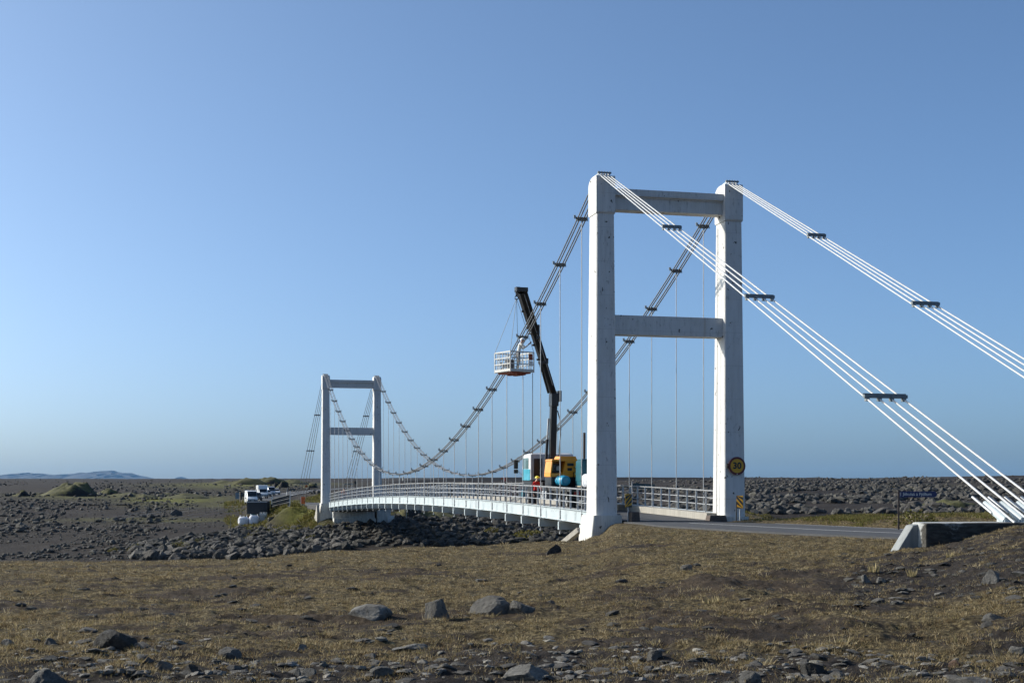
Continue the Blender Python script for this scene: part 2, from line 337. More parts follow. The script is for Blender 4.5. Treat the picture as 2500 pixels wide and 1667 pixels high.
def zv(v, Y): return CAMZ - (v - EYEV) / FPX * Y
def far_tail(h): return [(5000, h), (12000, h + 1.2), (45000, h + 1.6)]
LAND = [  # direction t = X/Y : profile along Y as (Y, row) for ground in view or (Y, z, 0) where hidden
 (-0.60, [(1, 0, 0), (14, -.05, 0), (45, -.45, 0), (50, -1.2, 0), (66, -6, 0), (125, -6.2, 0), (150, 1365), (185, 1300), (240, 1255), (300, 1232), (400, 1211), (600, 1192), (1000, 1180), (2000, 1171.5), (3500, 1168.5)] + far_tail(1168.5)),
 (-0.357, [(1, 0, 0), (14, -.04, 0), (30, -.22, 0), (45, 1369), (50, -1.2, 0), (66, -6, 0), (125, -6.2, 0), (150, 1366), (185, 1300), (240, 1255), (300, 1232), (400, 1211), (600, 1192), (1000, 1180), (2000, 1171.5), (3500, 1168.5)] + far_tail(1168.5)),
 (-0.214, [(1, 0, 0), (14, -.04, 0), (30, -.22, 0), (46, 1366), (51, -1.2, 0), (66, -6, 0), (122, -6.2, 0), (141, 1368), (155, 1318), (170, 1288), (190, 1278), (230, 1255), (280, 1236), (350, 1218), (450, 1203), (600, 1191), (1000, 1179), (2000, 1171.5), (3500, 1169)] + far_tail(1169)),
 (-0.172, [(1, 0, 0), (14, -.04, 0), (30, -.2, 0), (48, 1358), (53, -1.2, 0), (68, -6, 0), (122, -6.2, 0), (139, 1362), (154, 1316), (168, 1287), (192, 1276), (215, 1258), (250, 1243), (275, 1231), (320, 1221), (375, 1210), (430, 1203), (600, 1190), (1000, 1178), (2000, 1170.5), (3500, 1168.5)] + far_tail(1168.5)),
 (-0.1457, [(1, 0, 0), (14, -.04, 0), (30, -.2, 0), (49, 1351), (54, -1.2, 0), (68, -6, 0), (122, -6.2, 0), (138, 1358), (152, 1314), (165, 1283), (180, 1266), (196, 1251), (225, 1233), (255, 1219), (290, 1209), (340, 1207), (420, 1201), (480, 1195), (600, 1188), (1000, 1178), (2000, 1170), (3500, 1168)] + far_tail(1168)),
 (-0.1286, [(1, 0, 0), (14, -.04, 0), (30, -.17, 0), (50, 1345), (55, -1.2, 0), (69, -6, 0), (122, -6.2, 0), (138, 1352), (150, 1310), (158, 1285), (164, 1255), (171, 1240), (195, 1226), (260, 1211), (330, 1205), (450, 1198), (560, 1191), (700, 1184), (1000, 1177), (2000, 1169.5), (3500, 1168)] + far_tail(1168)),
 (-0.0714, [(1, 0, 0), (14, -.04, 0), (30, -.13, 0), (54, 1332), (58, -1.2, 0), (71, -6, 0), (122, -6.2, 0), (136, 1345), (152, 1300), (165, 1268), (174, 1245), (200, 1222), (300, 1206), (450, 1194), (700, 1183), (1000, 1176), (2000, 1168.5), (3500, 1167)] + far_tail(1167)),
 (0.0, [(1, 0, 0), (14, -.03, 0), (30, -.12, 0), (57, 1326), (61, -1.2, 0), (74, -6, 0), (124, -6.2, 0), (140, 1335), (158, 1292), (166, 1276), (190, 1256), (250, 1230), (350, 1207), (500, 1190), (800, 1176), (2000, 1166.5), (3500, 1166)] + far_tail(1166)),
 (0.0257, [(1, 0, 0), (14, -.03, 0), (30, -.08, 0), (57, 1322), (61, -1.0, 0), (74, -6, 0), (124, -6.2, 0), (140, 1330), (160, 1285), (180, 1262), (250, 1228), (350, 1204), (500, 1188), (800, 1175), (2000, 1166.5), (3500, 1166)] + far_tail(1166)),
 (0.0475, [(1, 0, 0), (14, -.02, 0), (30, -.05, 0), (48, -.12, 0), (58.5, 1320), (61.5, -.9, 0), (75, -6, 0), (124, -6.2, 0), (142, 1322), (162, 1280), (180, 1258), (250, 1226), (350, 1202), (500, 1186), (800, 1174), (2000, 1166.5), (3500, 1166.5)] + far_tail(1166.5)),
 (0.0600, [(1, 0, 0), (14, -.01, 0), (30, 0, 0), (48, .02, 0), (59.5, 1307), (63.5, -.55, 0), (77, -6, 0), (124, -6, 0), (143, 1316), (164, 1275), (190, 1250), (255, 1222), (350, 1200), (480, 1185), (800, 1173.5), (2000, 1167), (3500, 1167)] + far_tail(1167)),
 (0.0730, [(1, 0, 0), (14, 0, 0), (30, .06, 0), (48, .25, 0), (60.5, 1279), (64, .1, 0), (79, -6, 0), (124, -6, 0), (144, 1313), (166, 1272), (195, 1246), (258, 1220), (350, 1199), (480, 1184), (800, 1173), (2000, 1167), (3500, 1167)] + far_tail(1167)),
 (0.0857, [(1, 0, 0), (14, 0, 0), (30, .1, 0), (50, .36, 0), (62, .50, 0), (65, .35, 0), (80, -6, 0), (124, -6, 0), (145, 1310), (168, 1268), (200, 1242), (260, 1218), (350, 1198), (480, 1183), (800, 1173), (2000, 1167), (3500, 1167)] + far_tail(1167)),
 (0.157, [(1, 0, 0), (14, .01, 0), (30, .2, 0), (47, .46, 0), (62.5, .5, 0), (65.5, .62, 0), (70, 1245), (74, .7, 0), (86, -5, 0), (122, -5, 0), (150, 1252), (200, 1222), (280, 1201), (400, 1184), (600, 1173), (900, 1168.5), (1500, 1167.5), (3500, 1169)] + far_tail(1169)),
 (0.243, [(1, 0, 0), (14, .03, 0), (27, .28, 0), (37, .47, 0), (46, .5, 0), (52, .62, 0), (58, 1256), (63, .5, 0), (82, -4, 0), (122, -4, 0), (150, 1254), (200, 1224), (280, 1201), (400, 1183), (600, 1170.5), (900, 1167.5), (1500, 1168.5), (3500, 1170)] + far_tail(1170)),
 (0.2874, [(1, 0, 0), (14, .06, 0), (26, .36, 0), (30.3, .5, 0), (34, .46, 0), (46, .5, 0), (55, .9, 0), (60, .5, 0), (80, -4, 0), (122, -4, 0), (150, 1252), (200, 1222), (280, 1198), (400, 1178), (580, 1166), (900, 1165), (1500, 1168.5), (3500, 1170)] + far_tail(1170)),
 (0.357, [(1, 0, 0), (14, .14, 0), (23, .66, 0), (29.5, 1.0, 0), (34, .5, 0), (46, .5, 0), (55, .9, 0), (60, .5, 0), (80, -4, 0), (122, -4, 0), (150, 1250), (200, 1218), (280, 1193), (400, 1173), (560, 1161.5), (900, 1163), (1500, 1168.5), (3500, 1170)] + far_tail(1170)),
 (0.60, [(1, 0, 0), (14, .14, 0), (23, .66, 0), (29.5, 1.0, 0), (38, .5, 0), (55, .9, 0), (70, .0, 0), (90, -4, 0), (122, -4, 0), (150, 1250), (200, 1218), (280, 1193), (400, 1173), (560, 1161.5), (900, 1163), (1500, 1168.5), (3500, 1170)] + far_tail(1170)),
]
_T = np.array([c[0] for c in LAND])
_LY = np.linspace(math.log(0.5), math.log(46000), 1400)
def _profile(pts):
    ys = [p[0] for p in pts]; zs = [p[1] if len(p) == 3 else zv(p[1], p[0]) for p in pts]
    z = np.interp(np.exp(_LY), ys, zs)
    k = np.hanning(11); k /= k.sum()
    return np.convolve(np.pad(z, 5, mode='edge'), k, 'valid')
_Z = np.stack([_profile(c[1]) for c in LAND])

def _hash(i, j, seed):
    h = (i * 374761393 + j * 668265263 + seed * 1442695041) & 0xffffffff
    h = ((h ^ (h >> 13)) * 1274126177) & 0xffffffff
    return ((h ^ (h >> 16)) & 0xffff) / 65535.0
def vnoise(x, y, seed=0):
    x = np.asarray(x, float); y = np.asarray(y, float)
    i = np.floor(x).astype(np.int64); j = np.floor(y).astype(np.int64); fx = x - i; fy = y - j
    fx = fx * fx * (3 - 2 * fx); fy = fy * fy * (3 - 2 * fy)
    a = _hash(i, j, seed); b = _hash(i + 1, j, seed); c = _hash(i, j + 1, seed); d = _hash(i + 1, j + 1, seed)
    return (a * (1 - fx) + b * fx) * (1 - fy) + (c * (1 - fx) + d * fx) * fy
def fbm(x, y, octv=4, seed=0, gain=0.5):
    t = 0; amp = 1; tot = 0
    for o in range(octv):
        t = t + amp * vnoise(x * 2 ** o + 17.3 * o, y * 2 ** o - 9.1 * o, seed + o); tot += amp; amp *= gain
    return t / tot
def sstep(a, b, x):
    t = np.clip((np.asarray(x, float) - a) / (b - a), 0, 1); return t * t * (3 - 2 * t)

def road_mid(s):                                               # sideways place of the approach road's middle line (left positive), s < 0 before the bridge
    q = np.maximum(0, -np.asarray(s, float) - 15)
    return 0.35 - 0.012 * q * q * (q < 40) - (q >= 40) * (0.012 * 1600 + 0.96 * (q - 40))
FARC = None                                                    # middle line of the far road, once it is known
def land(X, Y, detail=True):
    X = np.asarray(X, float); Y = np.asarray(Y, float)
    r = np.hypot(X, Y)
    ok = (Y > 0.05) & (np.abs(X) <= 0.6 * np.maximum(Y, 1e-6))
    t = np.where(ok, X / np.where(ok, Y, 1), np.sign(X) * 0.6)
    behind = Y < 0
    t = np.where(behind & (np.abs(X) < -0.6 * Y), X / np.maximum(-Y, 1e-6), t)
    D = np.where(ok, Y, r * 0.857)
    k = np.clip(np.searchsorted(_T, t, 'right') - 1, 0, len(_T) - 2)
    f = np.clip((t - _T[k]) / (_T[k + 1] - _T[k]), 0, 1); f = f * f * (3 - 2 * f) * 0.6 + f * 0.4
    q = np.clip((np.log(np.maximum(D, 0.51)) - _LY[0]) / (_LY[1] - _LY[0]), 0, len(_LY) - 1.001); qi = q.astype(int); qf = q - qi
    z = (_Z[k, qi] * (1 - qf) + _Z[k, qi + 1] * qf) * (1 - f) + (_Z[k + 1, qi] * (1 - qf) + _Z[k + 1, qi + 1] * qf) * f
    S = toS(X, Y); Lf = toL(X, Y)
    if detail:
        near = sstep(70, 55, D) * sstep(3, 8, D + 5)
        z = z + near * ((fbm(X * 0.9, Y * 0.9, 3, 3) - .5) * 0.12 + (fbm(X * 2.7, Y * 2.7, 3, 5) - .5) * 0.12 + (fbm(X * 8, Y * 6, 2, 8) - .5) * 0.065)
        midf = sstep(110, 135, D) * sstep(9000, 1500, D)
        z = z + midf * ((fbm(X * 0.06, Y * 0.06, 3, 11) - .5) * 0.8 * sstep(120, 260, D) + (fbm(X * 0.35, Y * 0.35, 3, 12) - .5) * 0.40 + (fbm(X * 0.02, Y * 0.02, 3, 14) - .5) * 4.0 * sstep(500, 1500, D))
    # low earth ridge of an old wheel track across the near turf
    rd = np.full(z.shape, 9.0)
    for (x0, y0), (x1, y1) in (((2.2, 31), (3.2, 26.5)), ((3.2, 26.5), (3.6, 19.5)), ((3.6, 19.5), (3.95, 15.3))):
        q_ = np.clip(((X - x0) * (x1 - x0) + (Y - y0) * (y1 - y0)) / ((x1 - x0) ** 2 + (y1 - y0) ** 2), 0, 1)
        rd = np.minimum(rd, np.hypot(X - x0 - q_ * (x1 - x0), Y - y0 - q_ * (y1 - y0)))
    z = z + .09 * np.exp(-(rd / .32) ** 2)
    # the road bed of the approach
    dr = np.abs(Lf - road_mid(S))
    hwid = 3.3 - 1.35 * sstep(-10, -2.5, S)
    m = sstep(1.15, 0.0, dr - hwid) * sstep(2.0, 0.6, S) * sstep(-150, -110, S) * (Y > -80)
    z = z * (1 - m) + 0.44 * m
    # the road bank behind the far tower and the footing of the far abutment
    m2 = sstep(6.0, 3.4, np.abs(Lf)) * sstep(105.5, 108, S) * sstep(210, 150, S)
    z = z * (1 - m2) + (0.42 + 0.012 * np.clip(S - 106, 0, 60)) * m2
    if FARC is not None:
        z = np.array(z, float, ndmin=1); Xf, Yf = np.atleast_1d(X).ravel(), np.atleast_1d(Y).ravel(); zf = z.ravel()
        sel = np.nonzero((Yf > 168) & (Yf < 900) & (np.abs(Xf) < 140))[0]
        if len(sel):
            best = np.full(len(sel), 1e9); bz = np.zeros(len(sel))
            px, py = Xf[sel], Yf[sel]
            for (ax, ay, az), (bx_, by_, bz_) in zip(FARC[:-1], FARC[1:]):
                q_ = np.clip(((px - ax) * (bx_ - ax) + (py - ay) * (by_ - ay)) / ((bx_ - ax) ** 2 + (by_ - ay) ** 2), 0, 1)
                d_ = np.hypot(px - ax - q_ * (bx_ - ax), py - ay - q_ * (by_ - ay)); u_ = d_ < best
                best = np.where(u_, d_, best); bz = np.where(u_, az + q_ * (bz_ - az), bz)
            w_ = sstep(9.0, 4.6, best); zf[sel] = zf[sel] * (1 - w_) + (bz - .14) * w_
        z = zf.reshape(z.shape)
        if np.ndim(X) == 0: z = z.reshape(())
    return z
_scanY = np.exp(np.linspace(math.log(9), math.log(4500), 700))
def on_ground(u, v):
    """where the line of sight through a photo position meets the ground"""
    t = (u - CX) / FPX
    zr = CAMZ - (v - EYEV) / FPX * _scanY
    d = land(t * _scanY, _scanY) - zr
    i = int(np.argmax(d > 0))
    if d[i] <= 0: i = len(_scanY) - 1
    Yv = _scanY[max(i, 0)]
    if i > 0:
        a, b = d[i - 1], d[i]; Yv = _scanY[i - 1] + (_scanY[i] - _scanY[i - 1]) * (-a / (b - a) if b != a else 0)
    return Vector((t * Yv, Yv, float(land(t * Yv, Yv))))
def at(u, v, Y): return Vector(((u - CX) / FPX * Y, Y, zv(v, Y)))

# ---- surface cover masks (what grows or lies where)
GREEN = [(-0.147, 176, .016, 22, .85),   # (t, Y, t radius, Y radius, strength)
 (-0.152, 235, .020, 50, 1.0), (-0.140, 255, .012, 40, 1.0), (-0.235, 350, .035, 60, .9), (-0.20, 300, .02, 30, .6), (-0.165, 185, .022, 16, .45), (-0.175, 290, .012, 22, .5),
 (-0.30, 400, .04, 45, .6), (-0.335, 430, .02, 30, .5), (-0.195, 800, .05, 220, .8), (-0.145, 800, .03, 120, .5), (-0.27, 215, .05, 6, .45), (-0.22, 205, .05, 7, .5),
 (0.19, 68, .06, 6, .9), (0.26, 57, .05, 5, .9), (0.31, 56, .05, 6, .8), (-0.01, 152, .05, 10, .35), (0.06, 160, .03, 14, .3), (0.28, 330, .03, 40, .25)]
def cover(X, Y):
    X = np.asarray(X, float); Y = np.asarray(Y, float)
    D = np.maximum(Y, 0.3); t = X / D
    n1 = fbm(X * .35, Y * .35, 4, 21); n2 = fbm(X * 1.6, Y * 1.6, 4, 22); n3 = fbm(X * .05, Y * .05, 3, 23)
    near = sstep(76, 66, D)
    dry = near * np.clip(0.20 + 1.7 * (n1 - .44) + 0.9 * (n2 - .45) + .16 * np.minimum(1, (D / 15)) * 0 + .45 * sstep(18, 44, D), 0, 1)
    bottom = sstep(17.6, 13.8, D + 4.0 * (n1 - .5))
    slope = sstep(.215, .255, t + .05 * (n1 - .5)) * sstep(17, 20, D) * sstep(31, 28, D)
    track = np.exp(-((t - (.095 + (38 - D) * .0085)) / .012) ** 2) * sstep(16, 20, D) * sstep(45, 38, D)
    brown = np.exp(-((t - .10) / .06) ** 2 - ((D - 21) / 3.5) ** 2)
    gravel = np.clip(bottom * .85 + slope * .8 + track * .5, 0, 1) * near
    dry = dry * (1 - .72 * gravel) * (1 - .45 * brown * near)
    green = np.zeros_like(D)
    for (tc, yc, rt, ry, st) in GREEN:
        green = np.maximum(green, st * np.exp(-((t - tc) / rt) ** 2 - ((D - yc) / ry) ** 2))
    green = np.clip(green * (0.75 + .9 * n3) + 1.3 * green * (fbm(X * .25, Y * .25, 3, 25) - .5), 0, 1)
    soil = near * (1 - gravel) + (1 - near) * .25 * fbm(X * .02, Y * .02, 3, 31)
    return dry, gravel, green, soil

def ground_material():
    m, nt, b = nodes_of('ground')
    a = N(nt, 'ShaderNodeAttribute'); a.attribute_name = 'cover'
    sep = N(nt, 'ShaderNodeSeparateColor'); nt.links.new(a.outputs['Color'], sep.inputs[0])
    co = N(nt, 'ShaderNodeTexCoord').outputs['Object']
    f_small = noise(nt, 14, 6, 0.7, co); f_mid = noise(nt, 3.2, 6, 0.65, co); f_big = noise(nt, 0.12, 6, 0.6, co); f_vfar = noise(nt, .012, 8, .7, co)
    grav = mixc(nt, 1.0, ramp(nt, f_small, [(0.30, (0.014, 0.013, 0.012)), (0.52, (0.034, 0.031, 0.029)), (0.72, (0.085, 0.078, 0.070))]), ramp(nt, f_big, [(.3, (.72, .72, .74)), (.7, (1.2, 1.14, 1.1))]), 'MULTIPLY')
    grav = mixc(nt, 1.0, grav, ramp(nt, f_vfar, [(.35, (.75, .74, .76)), (.65, (1.2, 1.15, 1.12))]), 'MULTIPLY')
    soil = ramp(nt, f_mid, [(0.3, (0.026, 0.019, 0.013)), (0.7, (0.080, 0.059, 0.039))])
    dry = ramp(nt, f_small, [(0.34, (0.018, 0.013, 0.008)), (0.5, (0.080, 0.061, 0.030)), (0.66, (0.27, 0.215, 0.115))])
    grn = ramp(nt, noise(nt, 1.3, 6, .7, co), [(0.3, (0.035, 0.038, 0.011)), (0.5, (0.115, 0.118, 0.028)), (0.75, (0.21, 0.20, 0.06))])
    c = mixc(nt, sep.outputs[2], grav, grn)
    al = N(nt, 'ShaderNodeAttribute'); al.attribute_name = 'soil'
    c = mixc(nt, al.outputs['Fac'], c, soil)
    # the dry turf is patchy: threshold its amount with a fine noise
    th = N(nt, 'ShaderNodeMath', operation='ADD'); nt.links.new(sep.outputs[0], th.inputs[0]); nt.links.new(f_mid, th.inputs[1])
    c = mixc(nt, ramp(nt, th.outputs[0], [(0.80, (0, 0, 0)), (1.16, (1, 1, 1))]), c, dry)
    nt.links.new(c, b.inputs['Base Color']); b.inputs['Roughness'].default_value = 0.95; b.inputs['Specular IOR Level'].default_value = 0.15
    hgt = N(nt, 'ShaderNodeMath', operation='ADD'); nt.links.new(f_small, hgt.inputs[0]); nt.links.new(f_mid, hgt.inputs[1])
    bump(nt, b, hgt.outputs[0], 1.0, 0.09)
    return m
M['ground'] = ground_material()

def build_ground():
    a_in = np.radians(np.arange(-24, 24.001, 0.065))
    a_l = np.radians(np.linspace(-180, -24.4, 52)); a_r = np.radians(np.linspace(24.4, 180, 52)[:-1])
    ang = np.concatenate([a_l, a_in, a_r]); na = len(ang)
    rr = np.concatenate([np.geomspace(0.6, 9, 20)[:-1], np.geomspace(9, 66, 330)[:-1], np.geomspace(66, 122, 30)[:-1], np.geomspace(122, 700, 210)[:-1], np.geomspace(700, 4200, 60)[:-1], np.geomspace(4200, 45000, 14)])
    nr = len(rr)
    A, Rr = np.meshgrid(ang, rr)                               # rows are rings
    X = (Rr * np.sin(A)).ravel(); Y = (Rr * np.cos(A)).ravel()
    Z = land(X, Y)
    me = bpy.data.meshes.new('ground')
    verts = np.stack([X, Y, Z], 1)
    c0 = land(np.array([0.001]), np.array([0.001]))[0]
    verts = np.vstack([verts, [[0, 0, c0]]])
    i, j = np.meshgrid(np.arange(nr - 1), np.arange(na), indexing='ij')
    j2 = (j + 1) % na
    quads = np.stack([i * na + j, (i + 1) * na + j, (i + 1) * na + j2, i * na + j2], -1).reshape(-1, 4)[:, ::-1]
    jj = np.arange(na); tris = np.stack([np.full(na, nr * na), jj, (jj + 1) % na], 1)[:, ::-1]
    nq, nt_ = len(quads), len(tris)
    me.vertices.add(len(verts)); me.vertices.foreach_set('co', verts.ravel())
    me.loops.add(nq * 4 + nt_ * 3); me.loops.foreach_set('vertex_index', np.concatenate([quads.ravel(), tris.ravel()]).astype(np.int32))
    me.polygons.add(nq + nt_)
    me.polygons.foreach_set('loop_start', np.concatenate([np.arange(nq) * 4, nq * 4 + np.arange(nt_) * 3]).astype(np.int32))
    me.polygons.foreach_set('use_smooth', np.ones(nq + nt_, bool))
    me.update(calc_edges=True); me.validate()
    dry, gravel, green, soil = cover(verts[:, 0], verts[:, 1])
    ca = me.attributes.new('cover', 'FLOAT_COLOR', 'POINT')
    ca.data.foreach_set('color', np.stack([dry, gravel, green, np.ones_like(dry)], 1).astype(np.float32).ravel())
    sa = me.attributes.new('soil', 'FLOAT', 'POINT'); sa.data.foreach_set('value', soil.astype(np.float32))
    me.materials.append(M['ground'])
    o = link('ground', me); o['kind'] = 'structure'
    if me.polygons[0].normal.z < 0: me.flip_normals()
    return o

# river in the channel (out of sight below the near bank)
def water_mat():
    m, nt, b = nodes_of('glacial_water'); b.inputs['Base Color'].default_value = (0.20, 0.19, 0.16, 1); b.inputs['Roughness'].default_value = 0.12
    bump(nt, b, noise(nt, 0.8, 4), 0.3, 0.1); return m
rv = MB()
ring0 = [Vector((*W(8, y), -5.2)) for y in range(-90, 91, 10)]; ring1 = [Vector((*W(76, y), -5.2)) for y in range(-90, 91, 10)]
rv.add(ring0 + ring1, [(i, i + 1, 19 + i + 1, 19 + i) for i in range(18)])
tag(rv.build('river', water_mat()), kind='structure')

# ------------------------------------------------------------------ roads
def ribbon(name, mat, pts, half, thick=0.0, kind=None, parent=None, shift=0.0, lift=0.0):
    mb = MB(); P = [Vector(p) for p in pts]; rows = []
    for k, p in enumerate(P):
        d = (P[min(k + 1, len(P) - 1)] - P[max(k - 1, 0)]); d.z = 0; d.normalize(); nrm = Vector((-d.y, d.x, 0))
        c = p + nrm * shift + Vector((0, 0, lift)); h = half[k] if isinstance(half, (list, tuple)) else half
        rows.append([c + nrm * h + Vector((0, 0, -thick)), c + nrm * h, c, c - nrm * h, c - nrm * h + Vector((0, 0, -thick))] if thick else [c + nrm * h, c, c - nrm * h])
    n = len(rows[0]); vs = [v for r_ in rows for v in r_]
    mb.add(vs, [(k * n + i, k * n + i + 1, (k + 1) * n + i + 1, (k + 1) * n + i) for k in range(len(rows) - 1) for i in range(n - 1)])
    o = mb.build(name, mat, parent)
    if kind: o['kind'] = kind
    return o
appr = [Vector((*W(s, float(road_mid(s))), 0.5)) for s in [-1.2 - 1.6 * k for k in range(40)]]
road = ribbon('road', M['asphalt'], appr, [2.0 + 1.05 * float(sstep(2, 9.5, 1.2 + 1.6 * k)) for k in range(40)], 0.12, 'structure')
ribbon('centre_line', M['line'], appr[2:], 0.06, 0, None, road, -0.25, 0.005)
ribbon('edge_line', M['line'], appr[3:], 0.05, 0, None, road, 2.75, 0.005)
far_pts_uvY = [(812, 1232, 171), (776, 1228, 195), (730, 1226.5, 225), (694, 1225.5, 262), (672, 1222, 300), (668, 1216, 335), (676, 1211, 372), (700, 1206, 410), (738, 1200.5, 452), (790, 1195.5, 500), (850, 1191, 560), (930, 1187, 640), (1020, 1183.5, 730), (1150, 1180, 850)]
def smooth_path(P, n=6):
    out = []
    for k in range(len(P) - 1):
        p0, p1, p2, p3 = P[max(k - 1, 0)], P[k], P[k + 1], P[min(k + 2, len(P) - 1)]
        for i in range(n):
            t = i / n
            out.append(0.5 * ((2 * p1) + (p2 - p0) * t + (2 * p0 - 5 * p1 + 4 * p2 - p3) * t * t + (3 * p1 - p0 - 3 * p2 + p3) * t ** 3))
    return out + [P[-1]]
farc = smooth_path([Vector((*W(105.5, 0.0), 0.5))] + [Vector((at(u, v, Y).x, Y, zv(v, Y))) for (u, v, Y) in far_pts_uvY])
for _ in range(3):
    for k in range(1, len(farc) - 1): farc[k].z = (farc[k - 1].z + farc[k].z * 2 + farc[k + 1].z) / 4
FARC = [tuple(p) for p in farc[::3]] + [tuple(farc[-1])]
ground = build_ground()
far_road = ribbon('far_road', M['asphalt'], farc, 3.3, 0.5, 'structure')
ribbon('edge_line', M['line'], farc, 0.12, 0, None, far_road, 3.0, 0.02)
ribbon('edge_line', M['line'], farc, 0.12, 0, None, far_road, -3.0, 0.02)

# ------------------------------------------------------------------ far mountains and the air in front of them
def hills(name, outline, Y, base, depth=5000):
    """rounded ridges: the outline is the crest, spread over real depth with spurs"""
    mb = MB(); n = 90
    us = np.array([p[0] for p in outline]); vs = np.array([p[1] for p in outline])
    uu = np.linspace(us[0], us[-1], n); vv = np.interp(uu, us, vs)
    rows = []; m = 15
    for k in range(m):
        q = (k / (m - 1)) * 2 - 1
        row = []
        for i in range(n):
            h = max(0.0, (base - vv[i])) / FPX * Y
            prof = max(0.0, 1 - abs(q) ** 1.4)
            rid = 0.80 + 0.4 * float(fbm(uu[i] * .06 + 3, k * .6, 3, 44))
            z = zv(base, Y) - 120 + (h + 120) * (prof if q == 0 else prof * min(1.0, rid))
            yy = Y + q * depth
            row.append(((uu[i] - CX) / FPX * Y, yy, z))
        rows.append(row)
    for k in range(m - 1):
        for i in range(n - 1):
            mb.add([rows[k][i], rows[k][i + 1], rows[k + 1][i + 1], rows[k + 1][i]], [(0, 1, 2, 3)], 0, True)
    me = mb.mesh(name, M['hill'])
    bm = bmesh.new(); bm.from_mesh(me); bmesh.ops.remove_doubles(bm, verts=bm.verts, dist=1.0); bm.to_mesh(me); bm.free()
    o = link(name, me); o['kind'] = 'structure'; return o
M['hill'] = flat('mountain_rock', (0.06, 0.058, 0.058), 0.95, 0, 0.3, 0.002)
ridge = [(28, 1169), (38, 1161), (48, 1166), (52, 1165), (62, 1158), (71, 1153), (78, 1157.5), (86, 1155), (105, 1155.5), (118, 1158), (140, 1159), (153, 1160), (160, 1157), (172, 1158), (185, 1155), (200, 1152.5), (211, 1155), (222, 1161), (228, 1160), (240, 1153), (255, 1149), (276, 1148), (290, 1152), (300, 1154), (322, 1154.5), (332, 1159), (343, 1164.5), (360, 1168), (372, 1170)]
hills('mountains', ridge, 38000, 1172)
hills('mountains', [(430, 1170), (438, 1165), (443, 1163.5), (450, 1168), (455, 1170)], 38000, 1172, 2500)
hills('mountains', [(2040, 1171), (2052, 1167.5), (2060, 1166.5), (2074, 1168), (2090, 1171)], 38000, 1173, 2500)
hz = MB().box((0, 20000, 445), (60000, 52000, 910))
hm = bpy.data.materials.new('air'); hm.use_nodes = True
hn = hm.node_tree; hn.nodes.remove(hn.nodes['Principled BSDF'])
pv = hn.nodes.new('ShaderNodeVolumePrincipled'); pv.inputs['Color'].default_value = (0.26, 0.57, 1.0, 1); pv.inputs['Density'].default_value = 0.95e-5
pv.inputs['Anisotropy'].default_value = 0.0
hn.links.new(pv.outputs[0], hn.nodes['Material Output'].inputs['Volume'])
haze = hz.build('haze', hm); haze['kind'] = 'stuff'

# smooth dark levee along the far right horizon
lv = MB()
rows = []
for u in np.linspace(930, 2030, 80):
    Y = 900; X = (u - CX) / FPX * Y
    top = zv(np.interp(u, [930, 1000, 1120, 1330, 1500, 1700, 1850, 2030], [1176, 1171, 1166.5, 1163.5, 1164.2, 1165, 1167, 1171]), Y)
    rows.append([(X, Y - 9, top - 5.5), (X, Y - 2.0, top - .15), (X, Y + 2.0, top), (X, Y + 9, top - 5.5)])
for k in range(len(rows) - 1):
    for i in range(3): lv.add([rows[k][i], rows[k + 1][i], rows[k + 1][i + 1], rows[k][i + 1]], [(0, 1, 2, 3)])
M['levee'] = flat('levee_gravel', (0.030, 0.029, 0.031), 0.95, 0, 0.2, 0.3)
tag(lv.build('levee_terrain', M['levee']), kind='structure')

# grass-topped eroded hummocks on the plain
def mound_mat():
    m, nt, b = nodes_of('eroded_turf')
    g = N(nt, 'ShaderNodeNewGeometry'); sx = N(nt, 'ShaderNodeSeparateXYZ'); nt.links.new(g.outputs['Normal'], sx.inputs[0])
    co = N(nt, 'ShaderNodeTexCoord').outputs['Object']; f = noise(nt, .9, 6, .7, co)
    ad = N(nt, 'ShaderNodeMath', operation='ADD'); nt.links.new(sx.outputs[2], ad.inputs[0])
    sc = N(nt, 'ShaderNodeMath', operation='MULTIPLY'); sc.inputs[1].default_value = .6; nt.links.new(f, sc.inputs[0]); nt.links.new(sc.outputs[0], ad.inputs[1])
    turf = ramp(nt, f, [(.3, (.026, .026, .010)), (.55, (.072, .070, .020)), (.8, (.13, .115, .04))])
    c = mixc(nt, ramp(nt, ad.outputs[0], [(.98, (0, 0, 0)), (1.14, (1, 1, 1))]), (.020, .016, .013), turf)
    nt.links.new(c, b.inputs['Base Color']); b.inputs['Roughness'].default_value = .95; bump(nt, b, noise(nt, 4, 5, .7, co), .8, .12)
    return m
M['mound'] = mound_mat()
